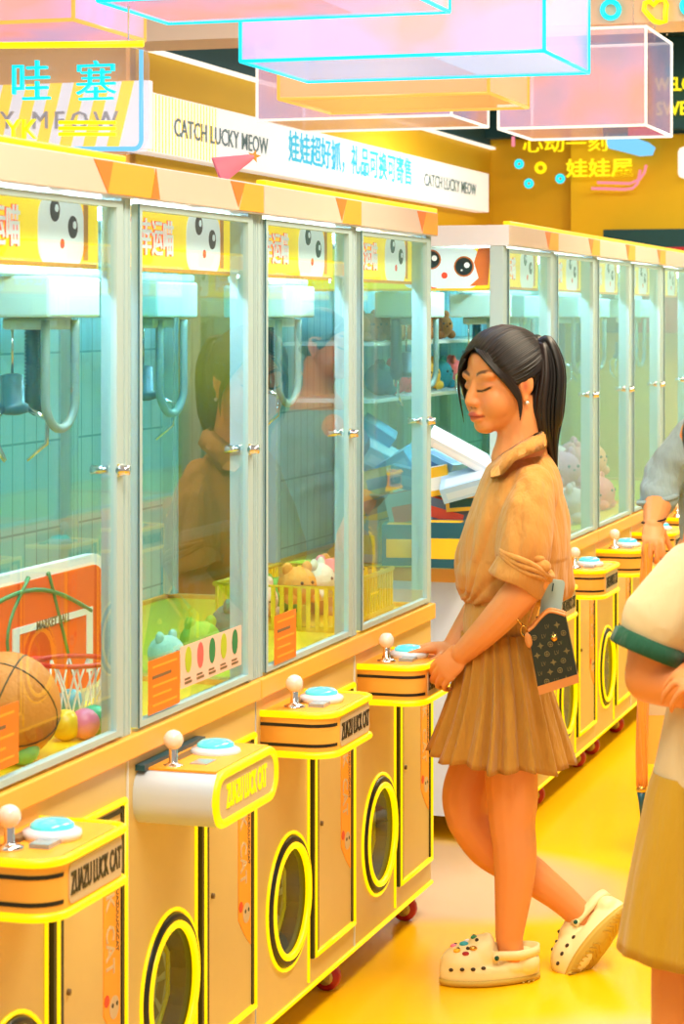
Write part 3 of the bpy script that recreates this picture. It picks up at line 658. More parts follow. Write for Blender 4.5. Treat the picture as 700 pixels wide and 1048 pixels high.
# ---- hanging neon panel with two cyan characters
UN = to_local(W(75, 120, 5.35))[0]
e = empty('hanging_neon_sign', L(UN, 0, 0), ROT); tag(e, 'clear hanging panel with two cyan neon characters and pale blue outline', 'neon sign')
a, zt_ = on_u(-70, 50, UN); b, zb_ = on_u(152, 157, UN)
MB().prism(rrect(a, b, zb_, zt_, .045), (0, .006, 0), (1, 0, 0), (0, 0, 1), (0, -.006, 0)).build('acrylic_sheet', 'acr_sheet', e)
M['nCs'] = M['nC']
wtext('哇', 17, 55, 83, 40, 'nC', -.004, 'glyphs', UN, e, .012); wtext('塞', 82, 122, 83, 40, 'nC', -.004, 'glyphs', UN, e, .012)
wtext('YK', 10, 42, 133, 20, 'nG', -.004, 'glyphs', UN, e, .012)
npart([[(64, y), (122, y)] for y in (126, 132, 138)], .0045, 'nG', 'neon_line', False, UN, e)
q = [(-60, 153), (140, 153)]+[(140+7.5*math.sin(t), 145.5+7.5*math.cos(t)) for t in (.3, .6, .9, 1.2)]+[(148, 145), (148, 52)]
npart([q], .0055, 'nB', 'outline', False, UN, e); npart([[(-60, 48), (150, 46)]], .0075, 'nG', 'top_line', False, UN, e)
mb = MB(); mb.cyl((a+.1, .003, zt_), (a+.1, .003, 3.3), .002, n=6); mb.cyl((b-.05, .003, zt_), (b-.05, .003, 3.3), .002, n=6); mb.build('hanging_wire', 'chrome', e)
# pink cone on the machine top
M['pinkfelt'] = mat('pink felt', (248, 130, 150), .7, var=.05); M['gold'] = mat('gold star', (214, 160, 70), .35, metal=.6, var=0)
mb = MB(); mb.lathe([(.045, 0), (.044, .003), (.012, .11), (.004, .125)], (0, 0, 0), 18); 
o = mb.build('party_hat', 'pinkfelt', None); p = L(*on_z(222, 175, ZC1+.036), ZC1+.036); o.scale = (.72,)*3; o.location = p; o.rotation_euler = (0, math.radians(68), .1); tag(o, 'pink felt cone hat lying on top of the nearest machine', 'hat')
s = MB(); s.prism([((.022 if i % 2 == 0 else .009)*math.cos(i*PI/5), (.022 if i % 2 == 0 else .009)*math.sin(i*PI/5)) for i in range(10)], (0, 0, .125), (1, 0, 0), (0, 0, 1), (0, .006, 0)); s.build('star', 'gold', o)

# ------------------------------------------------------------------ stickers
def sheet(px0, px1, pyc, h, label, rows, name='notice_sheet', mats=('dorange', 'orange', 'emblem'), strip=None):
    v = .0085; ua, z = on_v(px0, pyc, v); ub_, _ = on_v(px1, pyc, v)
    mb = MB(); w = ub_-ua; mb.box(-.0012, 0, 0, w, -h/2, h/2, 0)
    if strip is None:
        for i in range(rows):
            zz = h/2-h*(i+.8)/(rows+.6); k = 2 if i == 1 else 1
            mb.box(0, .0006, w*.12, w*(.9 if i % 2 == 0 else .72), zz-h*.02-(h*.02 if k == 2 else 0), zz+h*.02, k)
    else: strip(mb, w, h)
    return rowobj(mb, name, list(mats), ua, v, z, label, 'notice')
sheet(152, 184, 705, .105, 'orange notice sheet on the glass beside the fruit price strip', 5)
sheet(281, 303, 656, .11, 'orange notice sheet at the lower corner of the glass door with the lime cube toy', 5)
sheet(-30, 19, 768, .105, 'orange notice sheet on the glass in front of the basketball, cut by the photo edge', 5)
M['lime'] = mat('lime print', (176, 196, 40), .5, var=.05); M['leaf'] = mat('green print', (30, 130, 80), .5, var=.05); M['pinkp'] = mat('pale pink card', (240, 196, 180), .5, var=.02); M['melon'] = mat('melon print', (232, 96, 96), .5, var=.02)
def fruit(mb, w, h):
    for i in range(5):
        c = w*(i+.6)/5.2
        mb.prism([(c+.018*math.cos(t)*1, .012+.027*math.sin(t)) for t in [k*PI/6 for k in range(12)]], (0, 0, 0), (0, 1, 0), (0, 0, 1), (.0008, 0, 0), (1, 3, 2, 1, 2)[i])
        mb.box(0, .0006, c-.02, c+.02, -.036, -.031, 4); mb.box(0, .0006, c-.02, c+.012, -.028, -.024, 4)
sheet(185, 247, 684, .085, 'pink price strip with printed fruit along the glass bottom', 0, 'price_strip', ('pinkp', 'lime', 'leaf', 'melon', 'emblem'), fruit)

# ------------------------------------------------------------------ prizes
TZ = ZR1-.012
# basketball board with hoop
ub2, z1 = on_v(112, 563, -.27); wbd = .72; z0 = TZ
M['bb'] = mat('orange board', (255, 84, 14), .45, var=.03)
e = empty('basketball_board', L(ub2-wbd, -.27, z0), ROT); tag(e, 'orange basketball backboard with white border and hoop inside the nearest machine', 'toy'); h = z1-z0
mb = MB(); mb.prism(rrect(0, wbd, 0, h, .085, 10), (-.02, 0, 0), (0, 1, 0), (0, 0, 1), (.02, 0, 0), 0)
mb.prism(rrect(.022, wbd-.022, .03, h-.022, .075, 10), (0, 0, 0), (0, 1, 0), (0, 0, 1), (.004, 0, 0), 1)
for p in ([(.004, .05+.56*t, h*.78+.05*math.sin(t*PI)-.05*t) for t in [i/12 for i in range(13)]], [(.004, wbd*.55+.12*t, h*.95-(h*.72)*t) for t in [i/8 for i in range(9)]], [(.004, wbd*.42-.1*math.sin(t*PI), h*.95-(h*.75)*t) for t in [i/12 for i in range(13)]]): mb.tube(p, .005, 6, mi=2)
mb.build('board', ['wprint', 'bb', 'leaf'], e)
q = MB(); cx = wbd*.62
for (a, b, c, d) in ((cx-.22, cx+.17, h*.60, h*.645), (cx+.14, cx+.17, h*.2, h*.60), (cx-.22, cx-.19, h*.2, h*.60)): q.box(.004, .0065, a, b, c, d, 0)
q.text('MARKET BALL', .026, (.0068, cx-.03, h*.622), (0, 1, 0), (0, 0, 1), 1, bold=.02); q.build('target_square', ['wprint', 'emblem'], e)
q = MB(); q.tube([(.1+.075*math.cos(t*PI/9), wbd*.42+.075*math.sin(t*PI/9), h*.42) for t in range(18)], .005, 8, closed=True); q.box(.0, .03, wbd*.42-.03, wbd*.42+.03, h*.4, h*.43); q.build('hoop', 'rprint', e)
q = MB()
for k in range(12):
    a = k*PI/6
    for sgn in (1, -1): q.tube([(.1+rr*math.cos(a+sgn*t*.5), wbd*.42+rr*math.sin(a+sgn*t*.5), h*.42-.13*t) for rr, t in ((.075, 0), (.06, .4), (.052, .75), (.05, 1))], .0022, 5)
q.build('net', 'wprint', e)
M['bball'] = mat('basketball rubber', (236, 130, 44), .6, var=.05, scale=90, bump=.3)
mb = MB(); mb.ell((0, 0, .1), .1, nu=28, nv=18)
o = rowobj(mb, 'basketball', 'bball', on_v(6, 742, -.135)[0], -.135, TZ, 'orange basketball on the tray inside the nearest machine', 'ball')
s = MB(); A = Matrix.Rotation(.5, 3, 'X') @ Matrix.Rotation(.4, 3, 'Y')
for k in range(3):
    ax = [A.col[k], A.col[(k+1) % 3]]; s.tube([Vector((0, 0, .1))+(ax[0]*math.cos(t*PI/16)+ax[1]*math.sin(t*PI/16))*.0995 for t in range(32)], .002, 5, closed=True)
s.build('seam', 'black', o)
for nm, rgb in (('by', (252, 196, 40)), ('bp', (250, 130, 160)), ('bg', (70, 190, 130)), ('bt', (40, 170, 190))): M[nm] = mat('plastic ball '+nm, rgb, .3, var=.02)
for px, py, mm, lab in ((67, 742, 'by', 'yellow play ball beside the pink one under the basketball board'), (91, 741, 'bp', 'pink play ball beside the yellow one under the basketball board'), (112, 738, 'bg', 'green play ball half hidden behind the machine post'), (72, 720, 'bt', 'teal play ball behind the yellow one'), (50, 768, 'bg', 'green play ball in front of the basketball')):
    uu, vv = on_z(px, py, TZ+.03); mb = MB(); mb.ell((0, 0, .03), .03); rowobj(mb, 'play_ball', mm, uu, min(vv, -.09), TZ, lab, 'ball', 'play balls in the nearest machine')
# plush toys
def plush(px, py, z, rgb, label, r=.055, ears=True, v=None, cube=False, group=None, cat='plush toy'):
    nm = 'plush%s' % (rgb,)
    if nm not in M: M[nm] = mat('plush fur', rgb, .9, var=.12, scale=60, bump=.5)
    if v is None: u, v = on_z(px, py, z+r); v = min(v, -.12)
    else: u, _ = on_v(px, py, v)
    e = empty('plush_toy', L(u, v, z), ROT+random.uniform(-.7, .7)); tag(e, label, cat, group)
    b = MB()
    if cube:
        pr = rrect(-r, r, 0, 2*r, r*.35); b.prism(pr, (-r*.9, 0, 0), (0, 1, 0), (0, 0, 1), (1.8*r, 0, 0), 0, True)
    else:
        b.ell((0, 0, r*.95), (r*.95, r*1.05, r*.95))
        b.ell((r*.45, r*.75, r*.35), (r*.4, r*.3, r*.3)); b.ell((r*.45, -r*.75, r*.35), (r*.4, r*.3, r*.3))
    b.build('body', nm, e, bevel=.01 if cube else 0)
    if ears:
        k = MB()
        for s_ in (-1, 1): k.ell((0, s_*r*.6, r*1.8), (r*.2, r*.3, r*.34))
        k.build('ears', nm, e)
    f = MB(); xx = r*.9 if cube else r*.86
    for s_ in (-1, 1): f.ell((xx, s_*r*.32, r*1.15), r*.09, nu=8, nv=6)
    f.ell((xx*1.04, 0, r*.95), (r*.06, r*.12, r*.08), nu=8, nv=6); f.build('face', 'black', e)
    return e
plush(318, 592, TZ, (206, 206, 40), 'lime green cube plush leaning by the orange plush', .05, False, cube=True)
plush(342, 590, TZ, (250, 150, 60), 'orange plush toy beside the lime cube', .062)
plush(330, 612, TZ, (214, 160, 120), 'brown plush toy in front of the lime cube', .05)
plush(205, 655, TZ, (190, 200, 60), 'yellow green plush behind the fruit price strip', .05)
plush(238, 640, TZ, (60, 140, 110), 'dark green plush standing at the back of the second door', .06)
plush(170, 668, TZ, (240, 226, 200), 'cream plush behind the orange notice of the second door', .045)
# yellow slatted basket with toys
BU0, BU1, BV0, BV1 = -.60, -.09, -.42, -.085
M['basket'] = mat('yellow basket', (252, 206, 30), .4, var=.03)
mb = MB(); w, dd, hh = BU1-BU0, BV1-BV0, .115
mb.box(0, dd, 0, w, 0, .008)
for z_ in (.01, hh): mb.tube([(0, 0, z_), (dd, 0, z_), (dd, w, z_), (0, w, z_)], .0065, 6, closed=True)
k = .012
while k < w:
    mb.box(dd-.003, dd+.003, k, k+.011, .005, hh); mb.box(-.003, .003, k, k+.011, .005, hh); k += .024
k = .012
while k < dd:
    mb.box(k, k+.011, -.003, .003, .005, hh); mb.box(k, k+.011, w-.003, w+.003, .005, hh); k += .024
rowobj(mb, 'prize_basket', 'basket', BU0, BV0, TZ, 'yellow slatted plastic basket full of plush toys beside the right door', 'basket')
for i, (du, dv, rgb, lab) in enumerate(((.08, .20, (250, 160, 60), 'orange round plush at the left end of the yellow basket'), (.19, .22, (240, 218, 190), 'cream plush second from left in the yellow basket'), (.30, .22, (248, 130, 130), 'pink plush in the middle of the yellow basket'), (.41, .23, (236, 120, 110), 'coral plush near the right end of the yellow basket'), (.24, .09, (110, 160, 60), 'green plush at the back of the yellow basket'), (.12, .08, (246, 200, 170), 'peach plush at the back left of the yellow basket'), (.38, .09, (250, 190, 60), 'yellow plush at the back right of the yellow basket'))):
    o = plush(0, 0, TZ+.012, rgb, lab, .052, v=BV0+dv, group='plush toys in the yellow basket'); o.location = L(BU0+du, BV0+dv, TZ+.06 if i < 4 else TZ+.012)
# prize boxes
def pbox(u, v, z, dims, rgb, label, yaw=0, tilt=(0, 0), accent=None, art=None, group='prize boxes heaped in the machine', cat='prize box'):
    nm = 'card%s' % (rgb,)
    if nm not in M: M[nm] = mat('printed card', rgb, .45, var=.04)
    ac = 'card%s' % (accent or (240, 240, 240),)
    if ac not in M: M[ac] = mat('printed card', accent or (240, 240, 240), .45, var=.04)
    a, b, c = dims[0]/2, dims[1]/2, dims[2]/2
    mb = MB(); mb.box(-a, a, -b, b, -c, c, 0)
    mb.box(-a*.8, a*.8, -b*.85, b*.2, c, c+.0006, 1); mb.box(a, a+.0006, -b*.8, b*.8, -c*.6, c*.1, 1); mb.box(-a*.8, a*.8, -b-.0006, -b, -c*.6, c*.3, 1)
    if art:
        for yy, zz in ((-.3, .35), (.25, 0), (-.3, -.4)):
            mb.box(a+.0006, a+.0012, b*(yy-.3), b*(yy+.2), c*(zz-.06), c*(zz+.06), 2)
            mb.prism(arc((b*(yy+.25), c*zz), c*.2, 0, 2*PI, 10)[:-1], (a+.0006, 0, 0), (0, 1, 0), (0, 0, 1), (.0008, 0, 0), 2)
            mb.prism(arc((b*(yy-.3), c*zz), c*.16, 0, 2*PI, 10)[:-1], (a+.0006, 0, 0), (0, 1, 0), (0, 0, 1), (.0008, 0, 0), 2)
    o = mb.build('prize_box', [nm, ac, 'emblem'], None, bevel=.002); o.location = L(u, v, z)
    o.rotation_euler = (Matrix.Rotation(ROT+yaw, 3, 'Z') @ Matrix.Rotation(tilt[0], 3, 'X') @ Matrix.Rotation(tilt[1], 3, 'Y')).to_euler(); tag(o, label, cat, group); return o
u_, z_ = on_v(398, 558, -.55)
pbox(u_, -.55, TZ+.062, (.2, .30, .12), (196, 150, 80), 'tan box under the white box with dumbbell drawings', group='boxes in the middle machine')
pbox(u_, -.55, TZ+.125+.055, (.2, .30, .105), (236, 238, 238), 'flat white box with three grey dumbbell drawings', art=True, accent=(226, 230, 230), group='boxes in the middle machine')
def hb(px, py, v, dims, rgb, label, yaw, tilt, accent=None):
    u, z = on_v(px, py, v); pbox(u, v, z, dims, rgb, label, yaw, tilt, accent)
# facing the camera: x axis = left-right in the end panel view, y = depth, z = up
hb(455, 556, -.16, (.15, .14, .14), (24, 84, 96), 'dark teal and yellow box standing at the bottom of the heap', .1, (0, 0), (252, 190, 20))
hb(492, 556, -.09, (.12, .14, .12), (250, 186, 20), 'yellow box at the bottom of the heap behind the blouse', -.2, (0, .05), (24, 84, 96))
hb(415, 556, -.33, (.14, .14, .13), (40, 110, 120), 'teal box at the bottom of the heap behind the corner post', .2, (0, 0), (246, 190, 40))
hb(376, 552, -.52, (.14, .14, .14), (150, 160, 160), 'grey box at the bottom left of the heap', -.1, (0, 0), (200, 170, 90))
hb(458, 524, -.18, (.15, .10, .075), (92, 104, 124), 'slate and red flat box lying in the heap behind the corner post', .1, (.0, .26), (236, 70, 40))
hb(482, 512, -.10, (.13, .10, .06), (252, 196, 60), 'yellow flat box under the pale blue box', -.2, (0, -.1), (44, 96, 110))
hb(424, 520, -.32, (.16, .10, .12), (168, 180, 172), 'grey box with small red mark beside the corner post', .1, (0, -.2), (240, 110, 90))
hb(386, 514, -.48, (.11, .09, .11), (236, 178, 60), 'amber and grey box in the heap seen through the right door', .2, (0, -.3), (120, 124, 120))
hb(398, 489, -.42, (.17, .10, .08), (206, 172, 92), 'tan window box in the heap seen through the right door', .15, (0, -.25), (120, 140, 140))
hb(478, 494, -.10, (.16, .12, .05), (168, 206, 242), 'pale blue box tilted on top of the heap beside the woman', .2, (.35, -.3), (196, 220, 244))
hb(446, 492, -.22, (.09, .10, .09), (252, 190, 30), 'yellow box with white side on the heap behind the corner post', .2, (0, -.2), (240, 240, 236))
hb(452, 476, -.22, (.12, .10, .06), (150, 196, 240), 'light blue box propped on the heap behind the corner post', -.2, (0, .4), (80, 120, 190))
hb(474, 463, -.12, (.24, .10, .03), (226, 230, 238), 'long white box leaning across the top of the heap', .1, (.3, .52), (240, 240, 244))
hb(380, 492, -.52, (.10, .10, .12), (96, 186, 236), 'sky blue box low in the heap against the door seal', .0, (0, .1), (160, 214, 246))
hb(392, 468, -.45, (.13, .11, .06), (150, 206, 224), 'pale cyan box lying on the heap seen through the right door', .3, (.3, .5), (190, 220, 230))
hb(382, 448, -.50, (.12, .10, .10), (40, 150, 200), 'deep blue box on top of the heap seen through the right door', .2, (.2, .6), (80, 180, 220))
hb(410, 472, -.38, (.13, .10, .06), (70, 176, 220), 'bright blue box sliding off the heap beside the corner post', -.2, (.3, -.5), (120, 200, 230))
hb(422, 488, -.33, (.12, .10, .07), (60, 150, 180), 'blue grey box wedged behind the tan window box', -.1, (.1, .2), (110, 180, 200))
# shelf toys in the far row
M['shelf'] = mat('pale shelf', (214, 222, 220), .4, var=.03)
for z_, lab in ((1.585, 'upper'), (1.40, 'lower')):
    s = MB(); s.box(-DEP+.05, -.44, .05, CW-.05, z_-.012, z_); s.build('shelf', 'shelf', machE)
    s = MB(); s.box(-DEP+.05, -.44, .05, CW-.05, z_-.012, z_); s.build('shelf', 'shelf', far[0])
cols = [(176, 104, 50), (196, 120, 60), (160, 92, 44), (200, 128, 66), (170, 100, 52)]
for i in range(9):
    o = plush(0, 0, 1.585, cols[i % 5], 'brown plush head in the row on the top shelf behind the ponytail', .05, True, v=-.52, group='brown plush heads on the top shelf'); o.location = L(1.02+i*.13, -.53, 1.585)
for i, (rgb, lab) in enumerate((((30, 140, 160), 'teal plush on the lower shelf nearest the ponytail'), ((224, 60, 80), 'red plush on the lower shelf beside the teal one'), ((90, 180, 200), 'light blue plush on the lower shelf, right of the red one'), ((250, 190, 60), 'yellow plush on the lower shelf'), ((40, 130, 150), 'dark teal plush on the lower shelf right of the yellow one'), ((240, 110, 110), 'salmon plush on the lower shelf at its right end'))):
    o = plush(0, 0, 1.40, rgb, lab, .058, True, v=-.52, group='plush toys on the lower shelf'); o.location = L(1.32+i*.19, -.54, 1.40)
pk = [(250, 160, 170), (246, 130, 130), (252, 190, 190), (250, 170, 120), (244, 140, 170)]
spots = [(2.45, -.2), (2.6, -.32), (2.75, -.18), (2.9, -.3), (3.1, -.2), (3.25, -.32), (3.4, -.2), (3.55, -.3), (1.75, -.22), (1.95, -.3), (2.12, -.18)]
for i, (u, v) in enumerate(spots):
    for lvl in (0, 1):
        o = plush(0, 0, TZ, pk[(i+lvl*2) % 5], 'pink plush in the heap filling the far row machines' if lvl == 0 else 'pink plush on top of the heap in the far row', .075, True, v=v, group='pink plush heap in the far row'); o.location = L(u+lvl*.07, v-.05*lvl, TZ+lvl*.135)
# ------------------------------------------------------------------ people
def voxel(mb, size):
    me = bpy.data.meshes.new('v'); me.from_pydata(mb.v, [], mb.f); me.update()
    o = bpy.data.objects.new('v', me); COL.objects.link(o)
    r = o.modifiers.new('r', 'REMESH'); r.mode = 'VOXEL'; r.voxel_size = size
    bpy.context.view_layer.update()
    m2 = bpy.data.meshes.new_from_object(o.evaluated_get(bpy.context.evaluated_depsgraph_get()))
    bpy.data.objects.remove(o); bpy.data.meshes.remove(me); return m2
def mverts(me):
    a = np.empty(len(me.vertices)*3); me.vertices.foreach_get('co', a); return a.reshape(-1, 3)
def setverts(me, V): me.vertices.foreach_set('co', V.reshape(-1)); me.update()
def smooth(me, it, lam=.5, mask=None):
    V = mverts(me); e = np.empty(len(me.edges)*2, dtype=np.int32); me.edges.foreach_get('vertices', e); e = e.reshape(-1, 2)
    n = len(V); deg = np.maximum(np.bincount(e.reshape(-1), minlength=n), 1)[:, None]
    w = lam if mask is None else lam*mask[:, None]
    for _ in range(it):
        S = np.stack([np.bincount(e[:, 0], V[e[:, 1], k], n)+np.bincount(e[:, 1], V[e[:, 0], k], n) for k in range(3)], 1)/deg
        V = V+(S-V)*w
    setverts(me, V)
def normals(me):
    a = np.empty(len(me.vertices)*3); me.vertex_normals.foreach_get('vector', a); return a.reshape(-1, 3)
def finish(me, name, mats, parent, colors=None):
    me.name = name; me.materials.clear()
    for m in (mats if isinstance(mats, list) else [mats]): me.materials.append(M[m])
    me.polygons.foreach_set('use_smooth', [True]*len(me.polygons))
    if colors is not None:
        ca = me.color_attributes.new('Col', 'FLOAT_COLOR', 'POINT'); c = np.ones((len(me.vertices), 4)); c[:, :3] = colors
        ca.data.foreach_set('color', c.reshape(-1))
    me.update(); o = bpy.data.objects.new(name, me); COL.objects.link(o)
    if parent: o.parent = parent
    return o
def sstep(a, b, x): t = np.clip((x-a)/(b-a), 0, 1); return t*t*(3-2*t)
def cat(pts, k=5):
    P = [Vector(p) for p in pts]; out = []
    for i in range(len(P)-1):
        p0, p1, p2, p3 = P[max(i-1, 0)], P[i], P[i+1], P[min(i+2, len(P)-1)]
        for j in range(k):
            t = j/k; out.append(.5*((2*p1)+(p2-p0)*t+(2*p0-5*p1+4*p2-p3)*t*t+(3*p1-p0-3*p2+p3)*t**3))
    return out+[P[-1]]
def catf(r, k=5): return [v.x for v in cat([(x, 0, 0) for x in r], k)]
def limb(mb, pts, radii, n=14, k=5, flat=1.0):
    q, r = cat(pts, k), catf(radii, k); mb.tube(q, r, n, flat=flat); mb.ell(q[0], r[0]*.98); mb.ell(q[-1], r[-1]*.98)
def skin_mat(name, sss=.08):
    m = bpy.data.materials.new(name); m.use_nodes = True; nt = m.node_tree; b = nt.nodes['Principled BSDF']
    a = nt.nodes.new('ShaderNodeAttribute'); a.attribute_name = 'Col'; nt.links.new(a.outputs['Color'], b.inputs['Base Color'])
    b.inputs['Roughness'].default_value = .48; b.inputs['Subsurface Weight'].default_value = sss
    b.inputs['Subsurface Radius'].default_value = (.01, .004, .002); b.inputs['Subsurface Scale'].default_value = 1; return m
def cloth_mat(name, rgb, rough=.85, scale=220, bump=.25, var=.07, crease=.9):
    m = mat(name, rgb, rough, var=var, scale=9); nt = m.node_tree; b = nt.nodes['Principled BSDF']
    tc = nt.nodes.new('ShaderNodeTexCoord'); w = nt.nodes.new('ShaderNodeTexWave'); w.inputs['Scale'].default_value = scale; w.inputs['Distortion'].default_value = 3
    bp = nt.nodes.new('ShaderNodeBump'); bp.inputs['Strength'].default_value = bump; bp.inputs['Distance'].default_value = .002
    nt.links.new(tc.outputs['Object'], w.inputs['Vector']); nt.links.new(w.outputs['Fac'], bp.inputs['Height']); nt.links.new(bp.outputs['Normal'], b.inputs['Normal'])
    mp = nt.nodes.new('ShaderNodeMapping'); mp.inputs['Scale'].default_value = (26, 26, 7); nt.links.new(tc.outputs['Object'], mp.inputs['Vector'])
    wn = nt.nodes.new('ShaderNodeTexNoise'); wn.inputs['Scale'].default_value = 1; wn.inputs['Detail'].default_value = 3; nt.links.new(mp.outputs[0], wn.inputs['Vector'])
    b2 = nt.nodes.new('ShaderNodeBump'); b2.inputs['Strength'].default_value = crease; b2.inputs['Distance'].default_value = .02; nt.links.new(wn.outputs['Fac'], b2.inputs['Height']); nt.links.new(b2.outputs['Normal'], bp.inputs['Normal'])
    b.inputs['Sheen Weight'].default_value = .15; return m
M['skin'] = skin_mat('skin'); SKIN = np.array(s2l((230, 150, 88))); HAIRC = np.array(s2l((22, 15, 14)))
M['hair'] = mat('dark brown hair', (14, 9, 9), .42, var=.25, scale=40)
M['hair2'] = mat('dark brown hair shine', (34, 20, 14), .42, var=.25, scale=40)
M['shirt'] = cloth_mat('camel cotton', (204, 140, 62)); M['skirt'] = cloth_mat('mustard brown chiffon', (182, 126, 34)); M['band'] = cloth_mat('camel waistband', (200, 142, 60))
M['clog'] = mat('cream foam', (244, 226, 168), .45, var=.03); M['sole'] = mat('ochre rubber sole', (206, 172, 70), .6, var=.06)
M['hole'] = mat('clog hole', (60, 44, 20), .7, var=0)
M['bagc'] = mat('dark coated canvas', (28, 38, 28), .45, var=.1); M['bagtrim'] = mat('tan leather trim', (206, 130, 62), .5, var=.06); M['motif'] = mat('tan print', (112, 98, 56), .5, var=0)
M['brass'] = mat('brass', (226, 176, 84), .22, metal=1, var=0); M['phone'] = mat('pale teal phone', (168, 196, 196), .3, var=.02)
M['umb'] = cloth_mat('orange umbrella cloth', (240, 150, 40)); M['sweater'] = cloth_mat('grey blue knit', (148, 172, 180), scale=120, bump=.5); M['tee'] = cloth_mat('cream jersey', (224, 204, 160), crease=.3, var=.02); M['cuff'] = cloth_mat('dark green rib', (14, 84, 58))
M['mustard'] = cloth_mat('mustard cotton', (196, 154, 24), crease=.4, var=.03); M['trousers'] = cloth_mat('apricot trousers', (214, 150, 80)); M['darkpants'] = cloth_mat('teal jeans', (60, 110, 120))

class Head:
    def __init__(s, C, yaw, pitch, k):
        s.C = Vector(C); s.k = k
        f = Vector((-math.cos(yaw)*math.cos(pitch), -math.sin(yaw)*math.cos(pitch), -math.sin(pitch)))
        s.l = Vector((0, 0, 1)).cross(f).normalized(); s.f = f; s.u = f.cross(s.l).normalized(); s.ax = [s.f, s.l, s.u]
    def P(s, f, l, u): return s.C+(s.f*f+s.l*l+s.u*u)*s.k
    def loc(s, V): return np.stack([(V-np.array(s.C))@np.array(a) for a in s.ax], 1)/s.k
    def shape(s, mb):
        def e(c, r): mb.ell(s.P(*c), tuple(x*s.k for x in r), s.ax, 24, 16)
        e((-.008, 0, .028), (.086, .073, .078)); e((.020, 0, -.022), (.064, .066, .086))
        e((.026, 0, -.068), (.052, .052, .042)); e((.058, 0, -.092), (.024, .030, .020))
        for q in (-1, 1):
            e((.043, q*.029, -.042), (.036, .034, .042)); e((.060, q*.031, -.006), (.0190, .0185, .0115)); e((.062, q*.026, .018), (.018, .032, .014))
            e((-.004, q*.071, -.016), (.016, .008, .030)); e((.006, q*.075, -.014), (.004, .006, .022)); e((-.014, q*.079, -.008), (.011, .004, .024)); e((-.002, q*.073, -.042), (.009, .007, .009))
            e((.086, q*.0115, -.0405), (.011, .0085, .0085))
        pts = [s.P(.074, 0, .004), s.P(.081, 0, -.012), s.P(.089, 0, -.028), s.P(.0925, 0, -.036)]
        limb(mb, pts, [x*s.k for x in (.010, .0105, .0115, .0125)])
        e((.0825, 0, -.0655), (.0125, .0225, .0072)); e((.080, 0, -.0765), (.0120, .019, .0080)); e((.074, 0, -.056), (.012, .022, .013))
    def paint(s, V, col, hairline=True):
        p = s.loc(V); f, l, u = p.T; al = np.abs(l)
        near = (f > -.13) & (f < .13) & (al < .1) & (u > -.13) & (u < .14)
        def mix(c, w):
            w = (w*near)[:, None]; col[:] = col*(1-w)+np.array(s2l(c))*w
        blush = np.exp(-(((al-.036)/.02)**2+((u+.036)/.016)**2))*(f > .03); mix((232, 138, 104), .45*blush)
        lipw = .0225; cu = -.0690+.0015*np.cos(l*90)
        up = (1-sstep(.75, 1.1, np.sqrt((l/lipw)**2+((u-cu)/(.0095))**2)))*(f > .07); mix((190, 78, 66), .9*up)
        mix((110, 36, 34), np.exp(-((u-cu+.0015)/.0014)**2)*(al < .0225)*(f > .07)*.9)
        bl = (al-.011)/.036; bc = .0205+.008*np.sin(np.clip(bl, 0, 1)*2.2)-.002
        br = (1-sstep(.0022, .0046, np.abs(u-bc)))*sstep(-.05, .15, bl)*(1-sstep(.8, 1.05, bl))*(f > .02); mix((52, 34, 28), .88*br)
        el = (al-.031)/.0165; ec = -.0105-.0035*(1-el**2)+.003*el
        ew = (1-sstep(.0014, .0034, np.abs(u-ec)))*(1-sstep(.9, 1.12, np.abs(el)))*(f > .03); mix((24, 14, 14), .96*ew)
        lid = np.exp(-((u-.001)/.006)**2)*(1-sstep(.8, 1.2, np.abs(el)))*(f > .03); mix((196, 118, 88), .35*lid)
        nos = np.exp(-(((al-.0075)/.0038)**2+((u+.0495)/.003)**2))*(f > .07); mix((120, 50, 36), .8*nos)
        inner = np.exp(-(((f-.0)/.008)**2+((u+.014)/.013)**2))*(al > .066); mix((176, 66, 48), .75*inner)
        if hairline:
            g = np.interp(u, [-.07, -.045, -.03, -.01, .02, .05, .07, .085], [-.06, -.04, -.015, .026, .046, .060, .070, .09])
            hw = sstep(-.004, .004, g-f)*(u > -.062)*(1-((al > .066) & (f > -.03) & (f < .02) & (u < .018) & (u > -.055)))
            w = (hw*near)[:, None]; col[:] = col*(1-w)+HAIRC*w
